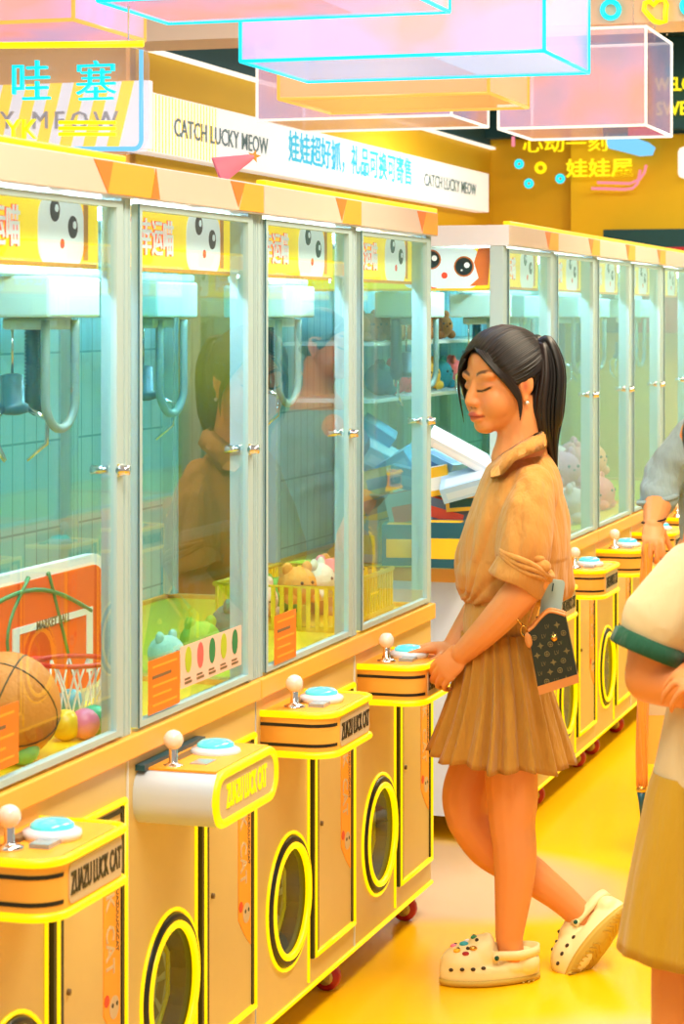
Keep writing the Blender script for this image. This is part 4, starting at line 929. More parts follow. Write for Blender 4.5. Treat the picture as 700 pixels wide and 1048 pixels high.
def hand(mb, W0, f, n, t, k=1.0, curls=(.5, .55, .6, .65), spread=.1, thumb=(.5, .5, .5), tc=.35):
    """W0 wrist, f towards the fingers, n out of the palm, t towards the thumb."""
    f = Vector(f).normalized(); n = Vector(n); n = (n-f*n.dot(f)).normalized(); t0 = Vector(t); t = f.cross(n); t = t if t.dot(t0) > 0 else -t
    W0 = Vector(W0); A = [f, t, n]
    mb.ell(W0+f*.045*k, (.052*k, .038*k, .0165*k), A, 20, 12); mb.ell(W0+f*.068*k, (.026*k, .041*k, .0145*k), A, 18, 10); mb.ell(W0+f*.035*k+t*.022*k+n*.006*k, (.03*k, .018*k, .017*k), A, 16, 10)
    L_ = ((.044, .026, .021), (.048, .030, .022), (.045, .028, .021), (.036, .021, .018)); B = (.030, .0105, -.0095, -.0285); X = (.086, .091, .088, .080); R = (.0088, .0089, .0085, .0076)
    for i in range(4):
        b = W0+f*X[i]*k+t*B[i]*k; sp = spread*(1.5-i)/1.5; d0 = (f+t*sp).normalized(); a = 0; pts = [b-d0*.022*k, b]
        for j in range(3):
            a += curls[i]*(.7, 1.15, .8)[j]; d = d0*math.cos(a)+n*math.sin(a); pts.append(pts[-1]+d*L_[i][j]*k)
        limb(mb, pts, [R[i]*k*x for x in (1.05, 1.05, .98, .92, .80)], 10, 4)
    d = (f*thumb[0]+t*thumb[1]+n*thumb[2]).normalized(); b = W0+f*.022*k+t*.026*k+n*.004*k
    d2 = (d+f*tc).normalized(); p1 = b+d*.040*k; p2 = p1+d2*.032*k; limb(mb, [b-d*.008*k, b, p1, p2, p2+(d2+n*.1).normalized()*.022*k], [x*k for x in (.012, .0125, .0105, .0098, .0078)], 10, 4)
def ring_at(c, ax, ay, n=48, fn=None):
    return [Vector(c)+ax*math.cos(2*PI*i/n)*(1+(fn(2*PI*i/n) if fn else 0))+ay*math.sin(2*PI*i/n)*(1+(fn(2*PI*i/n) if fn else 0)) for i in range(n)]
def fold(me, fn):
    V = mverts(me); Nn = normals(me); d = np.array([fn(Vector(v)) for v in V]); setverts(me, V+Nn*d[:, None])
def clog(name, origin, toe, up, parent, k=1.0, left=True, charms=True):
    toe = Vector(toe).normalized(); up = Vector(up); up = (up-toe*up.dot(toe)).normalized(); sd = up.cross(toe)
    O = Vector(origin); A = [toe, sd, up]
    def Q(x, y, z): return O+(toe*x+sd*y+up*z)*k
    def outline(m=1.0, n=36):
        o = []
        for i in range(n):
            a = 2*PI*i/n; x = .125*math.cos(a); w = (.043+.008*math.cos(a-.1)-(.005*math.cos(2*a+.3)))*m; o.append((x*m, w*math.sin(a)+(.006*math.cos(a) if left else -.006*math.cos(a))))
        return o
    s = MB(); ol = outline()
    s.loft([[Q(x*1.0, y*1.0, 0) for x, y in ol], [Q(x*1.02, y*1.05, .006) for x, y in ol], [Q(x*1.02, y*1.05, .026) for x, y in ol], [Q(x*.98, y*.97, .036) for x, y in ol]])
    me_ = MB(); me_.v, me_.f = list(s.v), list(s.f)
    def e(c, r): me_.ell(Q(*c), tuple(q*k for q in r), A, 24, 14)
    e((.055, 0, .036), (.070, .050, .050)); e((.022, 0, .054), (.044, .044, .050)); e((.006, 0, .078), (.018, .036, .030))
    e((-.088, 0, .036), (.037, .042, .034)); e((-.05, 0, .030), (.05, .044, .026))
    me = voxel(me_, .003); smooth(me, 8, .5)
    V = mverts(me); loc = np.stack([(V-np.array(O))@np.array(a) for a in A], 1)/k
    sh = finish(me, name, 'clog', parent)
    t = MB(); pts = [Q(.0, -.043, .062)]
    for i in range(13):
        a = -PI/2-PI*i/12; pts.append(Q(-.058+.064*math.cos(a), .042*math.sin(a), .060+.006*math.sin(PI*i/12)))
    pts.append(Q(.0, .043, .062)); t.loft([[q_+up*(z_*k)+(q_-Q(-.05, 0, .06)).normalized()*(o_*k) for q_ in cat(pts, 2)] for z_, o_ in ((-.011, -.004), (-.011, .003), (.011, .003), (.011, -.004), (-.011, -.004))], closed_ends=False); t.build('heel_strap', 'clog', sh)
    for q in (-1, 1):
        b = MB(); b.cyl(Q(-.006, q*.040, .058), Q(-.006, q*.049, .058), .009*k, n=16, mi=0); b.cyl(Q(-.006, q*.049, .058), Q(-.006, q*.0505, .058), .006*k, n=12, mi=1)
        b.build('strap_rivet', ['clog', 'cuff'], sh)
    h = MB()
    for q in (-1, 1):
        for x, z in ((.104, .030), (.080, .033), (.054, .034), (.028, .036)):
            # find the surface sideways
            d = np.abs(loc[:, 0]-x)+np.abs(loc[:, 2]-z)+np.where(loc[:, 1]*q > 0, 0, 9); i = int(np.argmin(d)); c = Vector(V[i]); h.ell(c, (.0062*k, .0045*k, .0045*k), A, 10, 8)
    for x, y in ((.085, .02), (.085, -.012), (.062, .026), (.062, 0), (.062, -.024), (.038, .018), (.038, -.012)):
        d = np.abs(loc[:, 0]-x)+np.abs(loc[:, 1]-y)-loc[:, 2]*.4; i = int(np.argmin(d)); h.ell(V[i], .0048*k, nu=10, nv=8)
    h.build('vent_holes', 'hole', sh)
    if charms:
        for (x, y, r, c) in ((.088, .022, .010, 'by'), (.070, .036, .009, 'redwheel'), (.066, .004, .012, 'bt'), (.048, .028, .011, 'brass'), (.040, .002, .009, 'leaf'), (.09, -.006, .009, 'bp'), (.052, -.018, .01, 'wprint')):
            yy = y if left else -y
            d = np.abs(loc[:, 0]-x)+np.abs(loc[:, 1]-yy)-loc[:, 2]*.4; i = int(np.argmin(d)); m_ = MB(); m_.ell(V[i], (r*k, r*.8*k, r*.55*k), A, 12, 8); m_.build('shoe_charm', c, sh)
    g = MB(); g.loft([[Q(x*1.03, y*1.07, -.009) for x, y in ol], [Q(x*1.03, y*1.07, .004) for x, y in ol]])
    for i in range(17):
        x = -.112+i*.014
        if -.035 < x < -.0: continue
        pts = [Q(x+.006*abs(j-2)-.004, (j-2)*.016*(1 if abs(x) < .1 else .6), -.0095) for j in range(5)]; g.tube(pts, .0026*k, 6)
    g.build('sole', 'sole', sh); return sh

# ---- the woman at the machine
D0 = 5.93
def w(px, py, d=0.0): return W(px, py, D0+d)
wroot = empty('person', Vector((w(510, 1000).x, D0, 0))); wroot.rotation_euler = (0, 0, 0)
tag(wroot, 'woman with a dark ponytail in camel shirt and pleated skirt, pressing the machine button', 'person')
WI = Matrix.Translation(-wroot.location)
def toroot(mb_or_me):
    off = wroot.location
    if isinstance(mb_or_me, MB): mb_or_me.v = [(x-off[0], y-off[1], z-off[2]) for x, y, z in mb_or_me.v]
    else: setverts(mb_or_me, mverts(mb_or_me)-np.array(off))
    return mb_or_me
H = Head(w(515, 388, .0), math.radians(31), math.radians(7), 1.16)
body = MB(); H.shape(body)
limb(body, [w(527, 402, .005), w(531, 425, .0), w(533, 448, 0), w(532, 470, 0)], [.060, .058, .062, .075])
SHL, SHR = w(544, 506, -.14), w(527, 506, .14)
limb(body, [w(540, 500, -.10), w(533, 480, 0), w(529, 500, .10)], [.035, .055, .035]); limb(body, [w(532, 490, 0), w(530, 540, 0), w(515, 620, 0), w(514, 665, 0)], [.06, .075, .068, .07])
ELL, WRL = w(547, 592, -.215), w(474, 668, -.10)
limb(body, [SHL, w(543, 545, -.18), ELL], [.036, .036, .036]); limb(body, [ELL, w(531, 609, -.205), w(503, 640, -.165), WRL], [.040, .0455, .039, .0285])
ELR, WRR = w(505, 600, .17), w(464, 662, .12)
limb(body, [SHR, w(518, 540, .16), ELR], [.036, .036, .036]); limb(body, [ELR, w(485, 632, .15), WRR], [.042, .040, .029])
hand(body, WRL, (-.60, .42, -.62), (.40, .85, -.30), (-.5, -.2, .8), .96, (.55, .60, .62, .62), .05, (.62, .25, .75), .3)
hand(body, WRR, (-1, -.20, -.02), (-.05, 0, -1), (0, -1, 0), .93, (.26, .26, .28, .32), .12, (.75, .55, .35), .2)
HPL, HPR = w(520, 712, -.05), w(507, 712, .06)
KNL, ANL = w(524, 842, -.06), w(521, 958, -.05)
limb(body, [HPL, w(522, 770, -.075), w(524, 815, -.065), KNL, w(527, 872, -.06), w(526, 905, -.055), ANL], [.050, .066, .066, .059, .0555, .050, .0355])
limb(body, [ANL, w(524, 980, -.05)], [.0345, .032])
KNR, ANR = w(478, 836, .07), w(597, 940, .10)
limb(body, [HPR, w(490, 775, .08), w(478, 812, .075), KNR], [.060, .066, .065, .057])
limb(body, [KNR, w(500, 866, .085), w(533, 888, .09), w(572, 917, .095), ANR], [.057, .058, .052, .040, .036])
limb(body, [ANR, w(606, 948, .115), w(594, 962, .10)], [.035, .034, .028])
me = voxel(body, .0028)
V = mverts(me); hl = H.loc(V); handm = np.minimum(np.linalg.norm(V-np.array(WRL), axis=1), np.linalg.norm(V-np.array(WRR), axis=1)) < .22
face = (hl[:, 0] > .02) & (np.abs(hl[:, 1]) < .075) & (hl[:, 2] > -.1) & (hl[:, 2] < .05)
smooth(me, 14, .5, np.where(handm, .2, np.where(face, .55, 1.0)))
V = mverts(me); col = np.tile(SKIN, (len(V), 1)); H.paint(V, col)
wbody = finish(toroot(me), 'body', 'skin', wroot, col)
# hair
def hair_strands(Hd, kn, name, parent, tail=None, off=None, strands=46, cap_r=(.092, .0785, .083)):
    def on_cap(f, l, u, ex=1.0):
        c = Vector((-.008, 0, .028)); d = Vector((f, l, u))-c
        q = math.sqrt((d.x/cap_r[0])**2+(d.y/cap_r[1])**2+(d.z/cap_r[2])**2); return c+d*(ex/q)
    mb = MB(); K = Vector(kn)
    line = [(-.055, .070, -.062), (-.035, .074, -.03), (-.028, .078, .0), (.005, .074, .012), (.028, .070, -.012), (.040, .064, .012), (.052, .056, .035), (.060, .040, .056), (.066, .018, .070), (.068, .004, .073)]
    line = line+[(f, -l, u) for f, l, u in line[::-1]]
    L_ = cat(line, 10)
    for i, h in enumerate(L_):
        a = on_cap(*h, 1.0); pts = []
        for j in range(9):
            t = j/8; p = a.lerp(K, t); m = on_cap(p.x, p.y, p.z, 1.0+.035*math.sin(t*PI)+random.uniform(-.01, .012)); p2 = m.lerp(K, max(0, (t-.75)/.25)**1.5)
            pts.append(Hd.P(*p2))
        mb.tube(cat(pts, 2), [x*Hd.k for x in catf([.003, .005, .006, .0064, .0064, .006, .0055, .0045, .003], 2)], 6, mi=1 if i % 4 == 0 else 0, flat=.6)
    # inner cap under the strands
    vs = []; A = Hd.ax
    def ce(c, r): mb.ell(Hd.P(*c), tuple(q*Hd.k for q in r), A, 24, 16)
    ce((-.018, 0, .036), (.080, .0745, .0755))
    o = mb; return o
hm = hair_strands(H, (-.088, 0, .058), 'hair', wroot)
def hairpath(P, r, mi=0, n=8, flat=.7): hm.tube(cat([H.P(*q) for q in P], 5), [x*H.k for x in catf(r, 5)], n, mi=mi, flat=flat)
# loose locks beside the face
for i in range(6):
    e_ = i*.0035
    hairpath([(.066-e_, .002+e_, .078), (.072-e_, .030+e_, .064), (.056-e_, .062+.3*e_, .022), (.034-e_, .072+.2*e_, -.012-e_*.5), (.022-e_*.6, .075, -.036-e_), (.019, .075, -.050-e_*2)], [.003, .0052, .0055, .0045, .003, .0010], i % 2)
    hairpath([(.066-e_, -.002-e_, .078), (.078-e_, -.026-e_, .062), (.074-e_, -.056-.3*e_, .024), (.062-e_, -.066, -.020), (.058-e_, -.066, -.045), (.060-e_, -.062, -.060-e_)], [.003, .0055, .0055, .004, .003, .0010], i % 2)
for i in range(3): hairpath([(.08, -.018-i*.004, .055), (.088, -.040, .022), (.084, -.050-.002*i, -.02), (.078, -.054, -.07-.008*i)], [.002, .0024, .002, .0008])
# tie and ponytail
hm.ell(H.P(-.098, 0, .062), (.020*H.k, .022*H.k, .024*H.k), H.ax, 14, 10)
rnd = random.Random(3)
for i in range(64):
    a = rnd.uniform(0, 2*PI); q = math.sqrt(rnd.uniform(0, 1)); ox, oy = q*math.cos(a), q*math.sin(a)
    base = w(543, 357, 0); P_ = [base+Vector((.010*ox, .014*oy, .012*ox)), w(556, 352, 0)+Vector((.016*ox, .03*oy, .016*ox)), w(561, 380, .0)+Vector((.038*ox, .05*oy, .012*ox)), w(558, 415, .0)+Vector((.045*ox, .052*oy, 0)), w(559, 440, .0)+Vector((.036*ox, .042*oy, .02*ox))]
    P_.append(w(563, 452, .0)+Vector((.018*ox, .022*oy, .0)) if i % 2 else w(557+8*ox, 441+3*oy, 0)+Vector((0, .03*oy, 0)))
    if i % 2: P_.append(w(569, 477, .0)+Vector((.003*ox, .004*oy, .012*oy)))
    rr = [.004, .008, .0105, .0105, .0085, .006, .0015][:len(P_)]
    hm.tube(cat(P_, 4), catf(rr, 4), 6, mi=1 if i % 5 == 0 else 0)
toroot(hm); hair = hm.build('hair', ['hair', 'hair2'], wroot)
er = MB(); er.ell(H.P(-.001, .080, -.050), .0042*H.k); toroot(er).build('earring', 'ball', wroot)

# shirt
X1, Y1 = Vector((1, 0, 0)), Vector((0, 1, 0))
def sec(xl, xr, py, b, d=0, tilt=0):
    c = w((xl+xr)/2, py, d); a = (xr-xl)/2/F_PX*D0; return ring_at(c, Vector((a, -.0*a, tilt*a)), Vector((.12*b, b, 0)), 40)
sh = MB()
sh.loft([sec(513, 557, 463, .058), sec(506, 565, 470, .085), sec(499, 571, 479, .118), sec(493, 575, 491, .145), sec(486, 579, 510, .158), sec(478, 582, 532, .162), sec(471, 585, 560, .16), sec(466, 586, 584, .155), sec(467, 587, 600, .148), sec(472, 584, 612, .135), sec(480, 560, 618, .11)])
limb(sh, [w(544, 494, -.115), w(541, 516, -.150), w(538, 540, -.180), w(536, 560, -.195), w(535, 572, -.20)], [.050, .060, .066, .068, .066], 24)
limb(sh, [w(527, 496, .11), w(521, 530, .14), w(513, 570, .16)], [.05, .06, .062], 20)
ms = voxel(sh, .004); smooth(ms, 8, .5)
twist = w(474, 616, -.02)
def shirt_folds(p):
    px = 350+F_PX*p.x/D0; py = HZ+(CAMH-p.z)*F_PX/D0
    n1 = mnoise.noise(Vector((p.x*10, p.y*10, p.z*4)))
    d = .007*n1+.0055*mnoise.noise(Vector((p.x*30, p.y*30, p.z*9)))
    # folds gather at the front of the waist
    r = math.hypot(px-470, py-622); ang = math.atan2(py-622, px-470)
    g = max(0, 1-r/105)
    d += .013*g*(abs(math.sin(ang*8+n1*1.6))**.7-.6)*min(1, r/22)
    # vertical drape on the sleeve and back
    if py < 570: d += .0065*(abs(math.sin(px*.15+py*.035+n1*2))**.7-.6)*max(0, min(1, (py-470)/60))
    g2 = max(0, 1-abs(py-598)/28)*(px > 520); d += .004*g2*math.sin(px*.55+n1*2)
    return d
fold(ms, shirt_folds); smooth(ms, 1, .4)
shirt = finish(toroot(ms), 'shirt', 'shirt', wroot)
# rolled sleeve cuff: a slanted band with a knot
cf = MB(); cc = w(533, 586, -.205); axd = (w(519, 606, -.19)-w(544, 558, -.19)).normalized()
cx = (w(560, 578, -.175)-w(503, 600, -.175)).normalized(); cx = (cx-axd*cx.dot(axd)).normalized(); cy = axd.cross(cx)
def cring(o, r, ph): return [cc+axd*(o+.004*math.sin(3*a+ph))+cx*math.cos(a)*r*(1+.03*math.sin(5*a+ph))+cy*math.sin(a)*r*(1+.03*math.sin(4*a+ph)) for a in [2*PI*i/40 for i in range(40)]]
cf.loft([cring(-.030, .055, 0), cring(-.028, .069, .4), cring(-.012, .071, .8), cring(.010, .072, .4), cring(.030, .073, 0), cring(.033, .070, .2), cring(.02, .06, .3)], closed_ends=False)
for k_ in range(3): cf.tube([p for p in cring(-.030+k_*.009, .0700, k_*1.3)], .0075-.001*k_, 8, closed=True)
cf.ell(w(555, 580, -.25), (.022, .018, .018)); cf.ell(w(551, 572, -.25), (.016, .012, .010)); cf.ell(w(549, 585, -.262), (.018, .010, .008))
toroot(cf).build('sleeve_cuff', 'shirt', shirt)
# collar: two leaf shapes standing around the neck
cl = MB()
def leaf(P, Q, th=.004):
    n = len(P); rows = []
    for a, b in zip(P, Q):
        a, b = Vector(a), Vector(b); m = a.lerp(b, .5)+Vector((0, -.006, .010)); rows.append((a, m, b))
    vs = []; 
    for s_ in (0, 1):
        for a, m, b in rows:
            nn = Vector((0, -th*s_, -th*s_*.4)); vs += [a+nn, m+nn, b+nn]
    fs = []; k = 3*n
    for i in range(n-1):
        for j in (0, 1):
            q = i*3+j; fs += [(q, q+1, q+4, q+3), (k+q+3, k+q+4, k+q+1, k+q)]
    for i in range(n-1): fs += [(i*3, i*3+3, k+i*3+3, k+i*3), (i*3+2, k+i*3+2, k+i*3+5, i*3+5)]
    fs += [(0, k, k+1, 1), (1, k+1, k+2, 2)]; e_ = 3*(n-1); fs += [(e_, e_+1, k+e_+1, k+e_), (e_+1, e_+2, k+e_+2, k+e_+1)]
    cl.add(vs, fs, 0, True)
leaf([w(559, 437, .0), w(553, 441, -.050), w(541, 447, -.074), w(526, 456, -.076), w(510, 467, -.064), w(500, 480, -.035)],
     [w(560, 456, -.03), w(557, 459, -.095), w(543, 464, -.128), w(527, 471, -.145), w(514, 486, -.150), w(502, 489, -.115)])
leaf([w(559, 437, .0), w(551, 440, .045), w(536, 447, .07), w(519, 458, .07), w(508, 470, .05), w(500, 481, .0)],
     [w(563, 455, .02), w(557, 460, .09), w(540, 468, .12), w(514, 476, .12), w(500, 484, .10), w(497, 494, .04)])
toroot(cl).build('collar', 'shirt', shirt)
pk_ = MB(); pk_.tube(cat([w(503, 484, -.06), w(497, 505, -.075), w(489, 535, -.08), w(482, 565, -.09), w(478, 590, -.09)], 4), .0045, 6, flat=.5)
toroot(pk_).build('placket', 'shirt', shirt)
# waistband
wb = MB(); wb.loft([sec(478, 562, 606, .118), sec(476, 553, 618, .118), sec(474, 548, 634, .12), sec(474, 547, 650, .125), sec(476, 546, 655, .12)])
toroot(wb).build('waistband', 'band', wroot)
# pleated skirt
sk = MB(); NS = 180; rows = []
ph = [random.uniform(0, 6.28) for _ in range(6)]
for i in range(22):
    t = i/21; yy = 646+t*(770-646)
    xl = 474-4*t-26*t**1.4+3*math.sin(t*PI); xr = 547+36*t**1.15
    a = (xr-xl)/2/F_PX*D0; b = .122+.085*t; r_ = []
    for j in range(NS):
        g = 2*PI*j/NS
        pl = (math.sin(21*g+ph[0]+.8*math.sin(3*g+ph[1])+.5*t)+.5*math.sin(34*g+ph[2]+math.sin(2*g)))*(.004+.014*t)
        dz = -.006*t*math.sin(7*g+ph[3])-(.028*t*(math.cos(g)*.5+.5))
        # folds stay deep on the shaded inside
        c = w((xl+xr)/2, yy, -.01)
        r_.append(c+Vector((math.cos(g)*(a+pl), math.sin(g)*(b+pl)+.10*a*math.cos(g), dz)))
    rows.append(r_)
inner = [[c.lerp(Vector((sum((q.x for q in r_))/NS, sum((q.y for q in r_))/NS, c.z)), .03) for c in r_] for r_ in rows[::-1]]
sk.loft(rows+inner, closed_ends=False); toroot(sk).build('skirt', 'skirt', wroot)
# clogs
lo = w(503, 1000, -.05); lo.z = .004
s1 = clog('clog_shoe', Vector((lo.x-.004, lo.y, .0125)), (-.98, -.16, 0), (0, 0, 1), wroot, 1.02)
toe_p, heel_p = w(573, 994, .05), w(622, 941, .11)
s2 = clog('clog_shoe', (toe_p+heel_p)/2+Vector((.028, -.03, .012)), (-.66, -.22, -.72), (-.62, .66, .38), wroot, .98, False, False)
for s_ in (s1, s2): s_.location = -wroot.location
# handbag
def bagp(x, y): return (x, y)
hb_ = empty('handbag', w(565, 667, -.21)); hb_.rotation_euler = (0, math.radians(-10), math.radians(-6)); tag(hb_, 'small dark patterned pouch bag with tan trim hanging at the woman\'s hip', 'bag')
bw, bh, bd = .048, .100, .026
top = [(-bw, bh*.62), (-bw*.7, bh*.70), (-bw*.2, bh*.90), (bw*.25, bh*1.0), (bw*.8, bh*.90), (bw, bh*.84)]
low = [(bw*1.08, -bh*.72), (-bw*1.0, -bh*.86)]
b = MB(); b.prism(top+low, (0, bd, 0), (1, 0, 0), (0, 0, 1), (0, -2*bd, 0)); 
bag = b.build('pouch', 'bagc', hb_, bevel=.008, seg=3)
mo = MB()
def flower(cx_, cz_, r):
    pts = [((r if i % 2 == 0 else r*.42)*math.cos(i*PI/4), (r if i % 2 == 0 else r*.42)*math.sin(i*PI/4)) for i in range(8)]
    mo.prism([(cx_+a, cz_+c) for a, c in pts], (0, -bd-.0003, 0), (1, 0, 0), (0, 0, 1), (0, -.0006, 0))
for r_ in range(7):
    for c_ in range(5):
        cx_ = (-2+c_+(.5 if r_ % 2 else 0))*.024; cz_ = -.066+r_*.022
        if abs(cx_) > bw*.88 or cz_ > bh*(.55+.25*(cx_/bw+1)/2): continue
        k_ = (r_*2+c_) % 3
        if k_ == 0: flower(cx_, cz_, .0085)
        elif k_ == 1: mo.tube([(cx_+.0058*math.cos(t*PI/5), -bd-.0004, cz_+.0058*math.sin(t*PI/5)) for t in range(10)], .0012, 5, closed=True); flower(cx_, cz_, .0045)
        else: mo.text('LV', .014, (cx_, -bd-.0006, cz_), (1, 0, 0), (0, 0, 1), 0, depth=.0006, squeeze=.75)
mo.build('print', 'motif', bag)
t = MB(); t.tube(cat([(x, -bd+.004, z) for x, z in top], 4), .006, 8, flat=.7); t.tube(cat([(x, bd-.004, z) for x, z in top], 4), .006, 8, flat=.7)
t.build('leather_rim', 'bagtrim', hb_); t = MB(); t.prism([(-bw*1.02, -bh*.74), (bw*1.09, -bh*.60), (bw*1.10, -bh*.80), (-bw*1.0, -bh*.95)], (0, bd+.003, 0), (1, 0, 0), (0, 0, 1), (0, -2*bd-.006, 0)); t.build('leather_base', 'bagtrim', hb_, bevel=.003)
t = MB(); t.cyl((.012, -bd, .036), (.012, -bd-.005, .036), .0078, n=18, mi=0); t.cyl((.012, -bd-.005, .036), (.012, -bd-.007, .036), .0035, n=12, mi=1); t.build('snap_button', ['brass', 'bagtrim'], hb_)
t = MB(); t.tube([(-bw-.010+.007*math.cos(i*PI/8), -bd*.6, bh*.62+.014*math.sin(i*PI/8)) for i in range(16)], .0026, 6, closed=True); t.tube([(-bw-.012, -bd*.6, bh*.78), (-bw-.024, -bd*.6, bh*.98)], .003, 6); t.build('clasp', 'brass', hb_)
t = MB(); t.ell((-bw-.002, -bd*.9, bh*.40), (.010, .005, .020)); t.build('leather_tab', 'bagtrim', hb_)
iv = (Matrix.Translation(hb_.location) @ hb_.rotation_euler.to_matrix().to_4x4()).inverted()
t = MB(); t.tube(cat([iv @ p for p in (w(541, 637, -.22), w(549, 612, -.225), w(555, 592, -.215), w(560, 560, -.20))], 4), .0055, 6, flat=.35); t.build('strap', 'bagtrim', hb_)
ph_ = MB(); ph_.prism(rrect(-.026, .026, -.05, .085, .008), (0, 0, 0), (1, 0, 0), (0, 0, 1), (0, .008, 0), 0); ph_.box(-.004, -.001, -.001, 0, .055, .075, 1)
po = ph_.build('mobile_phone', ['phone', 'chute'], None, bevel=.002); po.location = w(563, 628, -.155); po.rotation_euler = (0, math.radians(8), 0); tag(po, 'pale teal phone tucked behind the patterned pouch bag', 'phone')
# ---- two more people cut by the right edge
def person_simple(label, D, spec):
    g = lambda px, py, d=0.0: W(px, py, D+d)
    root = empty('person', Vector((g(spec['x'], 500).x, D, 0))); tag(root, label, 'person'); off = root.location
    def tr(m):
        if isinstance(m, MB): m.v = [(x-off[0], y-off[1], z-off[2]) for x, y, z in m.v]
        else: setverts(m, mverts(m)-np.array(off))
        return m
    return root, g, tr
# person in the grey-blue sweater
r2, g, tr = person_simple('person in a grey blue sweater holding a long orange umbrella, cut by the photo edge', 7.4, dict(x=738))
H2 = Head(g(742, 352, 0), math.radians(-10), math.radians(4), 1.05); b = MB(); H2.shape(b)
limb(b, [g(748, 372), g(750, 400), g(750, 425)], [.058, .056, .075]); limb(b, [g(752, 430), g(752, 500), g(750, 580)], [.10, .11, .12])
el, wr = g(678, 492, -.02), g(668, 538, -.20)
limb(b, [g(712, 445, -.1), g(692, 470, -.06), el], [.055, .05, .05]); limb(b, [el, g(674, 512, -.08), wr], [.050, .048, .029])
hand(b, wr+Vector((0, 0, .012)), (-.05, -.60, -.75), (.0, .78, -.60), (1, 0, 0), .92, (.95, 1.0, 1.0, 1.05), .16, (.5, .5, .7), .2)
limb(b, [g(785, 445, .1), g(800, 520, .1), g(790, 590, -.05)], [.055, .048, .034]); hand(b, g(790, 592, -.05), (-.1, -.2, -1), (-1, 0, 0), (0, -1, .1), .95)
for x in (-.09, .09):
    c = Vector((g(752, 590).x+x, 7.4, 0)); limb(b, [c+Vector((0, 0, .86)), c+Vector((-.01, 0, .47)), c+Vector((.02, .02, .08))], [.09, .06, .045]); limb(b, [c+Vector((.02, .02, .06)), c+Vector((-.14, 0, .04))], [.04, .035])
m2 = voxel(b, .0034); V = mverts(m2); hm_ = np.linalg.norm(V-np.array(wr), axis=1) < .16; smooth(m2, 10, .5, np.where(hm_, .12, 1.0)); V = mverts(m2); col = np.tile(SKIN, (len(V), 1)); H2.paint(V, col)
finish(tr(m2), 'body', 'skin', r2, col)
hm = hair_strands(H2, (-.085, 0, -.03), 'hair', r2); tr(hm).build('hair', ['hair', 'hair2'], r2)
s = MB(); rg = lambda xl, xr, py, bb: ring_at(g((xl+xr)/2, py, 0), Vector(((xr-xl)/2/F_PX*7.4, 0, 0)), Vector((0, bb, 0)), 32)
s.loft([rg(732, 770, 418, .07), rg(712, 790, 430, .12), rg(698, 802, 450, .16), rg(694, 804, 500, .16), rg(696, 804, 560, .16), rg(698, 802, 600, .15)])
limb(s, [g(714, 448, -.08), g(697, 466, -.06), g(682, 484, -.04), g(676, 500, -.06), g(674, 510, -.075)], [.075, .072, .068, .064, .062], 24)
limb(s, [g(785, 446, .08), g(800, 510, .1), g(794, 570, .0)], [.075, .068, .055], 20)
m2 = voxel(s, .006); smooth(m2, 5, .5); fold(m2, lambda p: .004*mnoise.noise(Vector((p.x*12, p.y*12, p.z*16)))+.003*math.sin(p.z*90+p.x*40)*max(0, 1-abs((CAMH-p.z)-.52)/.12)); sw = finish(tr(m2), 'sweater', 'sweater', r2)
s = MB(); cc = g(673, 511, -.078); s.tube([cc+Vector((.058*math.cos(a), .056*math.sin(a), .012*math.cos(a))) for a in [2*PI*i/28 for i in range(28)]], .009, 8, closed=True); tr(s).build('sleeve_cuff', 'sweater', sw)
s = MB(); cx_ = g(752, 590).x
for x in (-.09, .09): limb(s, [Vector((cx_+x*.8, 7.4, .90)), Vector((cx_+x*1.05, 7.39, .5)), Vector((cx_+x*1.1, 7.41, .10))], [.125, .10, .085], 20)
m2 = voxel(s, .008); smooth(m2, 4, .5); finish(tr(m2), 'trousers', 'trousers', r2)
s = MB(); 
for x in (-.09, .09): s.ell((cx_+x*1.1-.05, 7.40, .036), (.135, .05, .036)); s.ell((cx_+x*1.1+.02, 7.41, .055), (.06, .046, .05))
tr(s).build('shoes', 'wprint', r2)
# bracelet on that wrist
s = MB(); wc = g(669, 533, -.185); s.tube([wc+Vector((.036*math.cos(a), .034*math.sin(a), .006*math.cos(a))) for a in [2*PI*i/24 for i in range(24)]], .0028, 6, closed=True); tr(s).build('bracelet', 'hair', r2)
# umbrella
DU = 7.16; e = empty('umbrella', W(657, 820, DU)); tag(e, 'long folded orange umbrella with dark tip hanging from the gripping hand', 'umbrella'); o_ = e.location
q = [W(x, y, DU)-o_ for x, y in ((664, 556), (661, 590), (659, 640), (658, 700), (657, 760), (656.5, 805))]
s = MB(); s.tube(cat(q, 4), catf([.015, .016, .017, .017, .015, .012], 4), 14)
for k in range(5): s.tube([Vector(p)+Vector((.016*math.cos(k*1.26+i*.25), .016*math.sin(k*1.26+i*.25), 0)) for i, p in enumerate(cat(q, 3))], .0035, 5)
s.build('canopy', 'umb', e)
s = MB(); s.tube([W(x, y, DU)-o_ for x, y in ((664, 562), (664.5, 557), (665, 552))], .009, 10); s.build('handle', 'bagtrim', e)
a, b_ = W(656.5, 804, DU)-o_, W(656, 838, DU)-o_; s = MB(); s.tube([a, a.lerp(b_, .12), a.lerp(b_, .2)], [.014, .016, .013], 12, mi=0); s.tube([a.lerp(b_, .2), a.lerp(b_, .5), b_], [.0135, .008, .002], 12, mi=1); s.build('tip', ['brass', 'chute'], e)
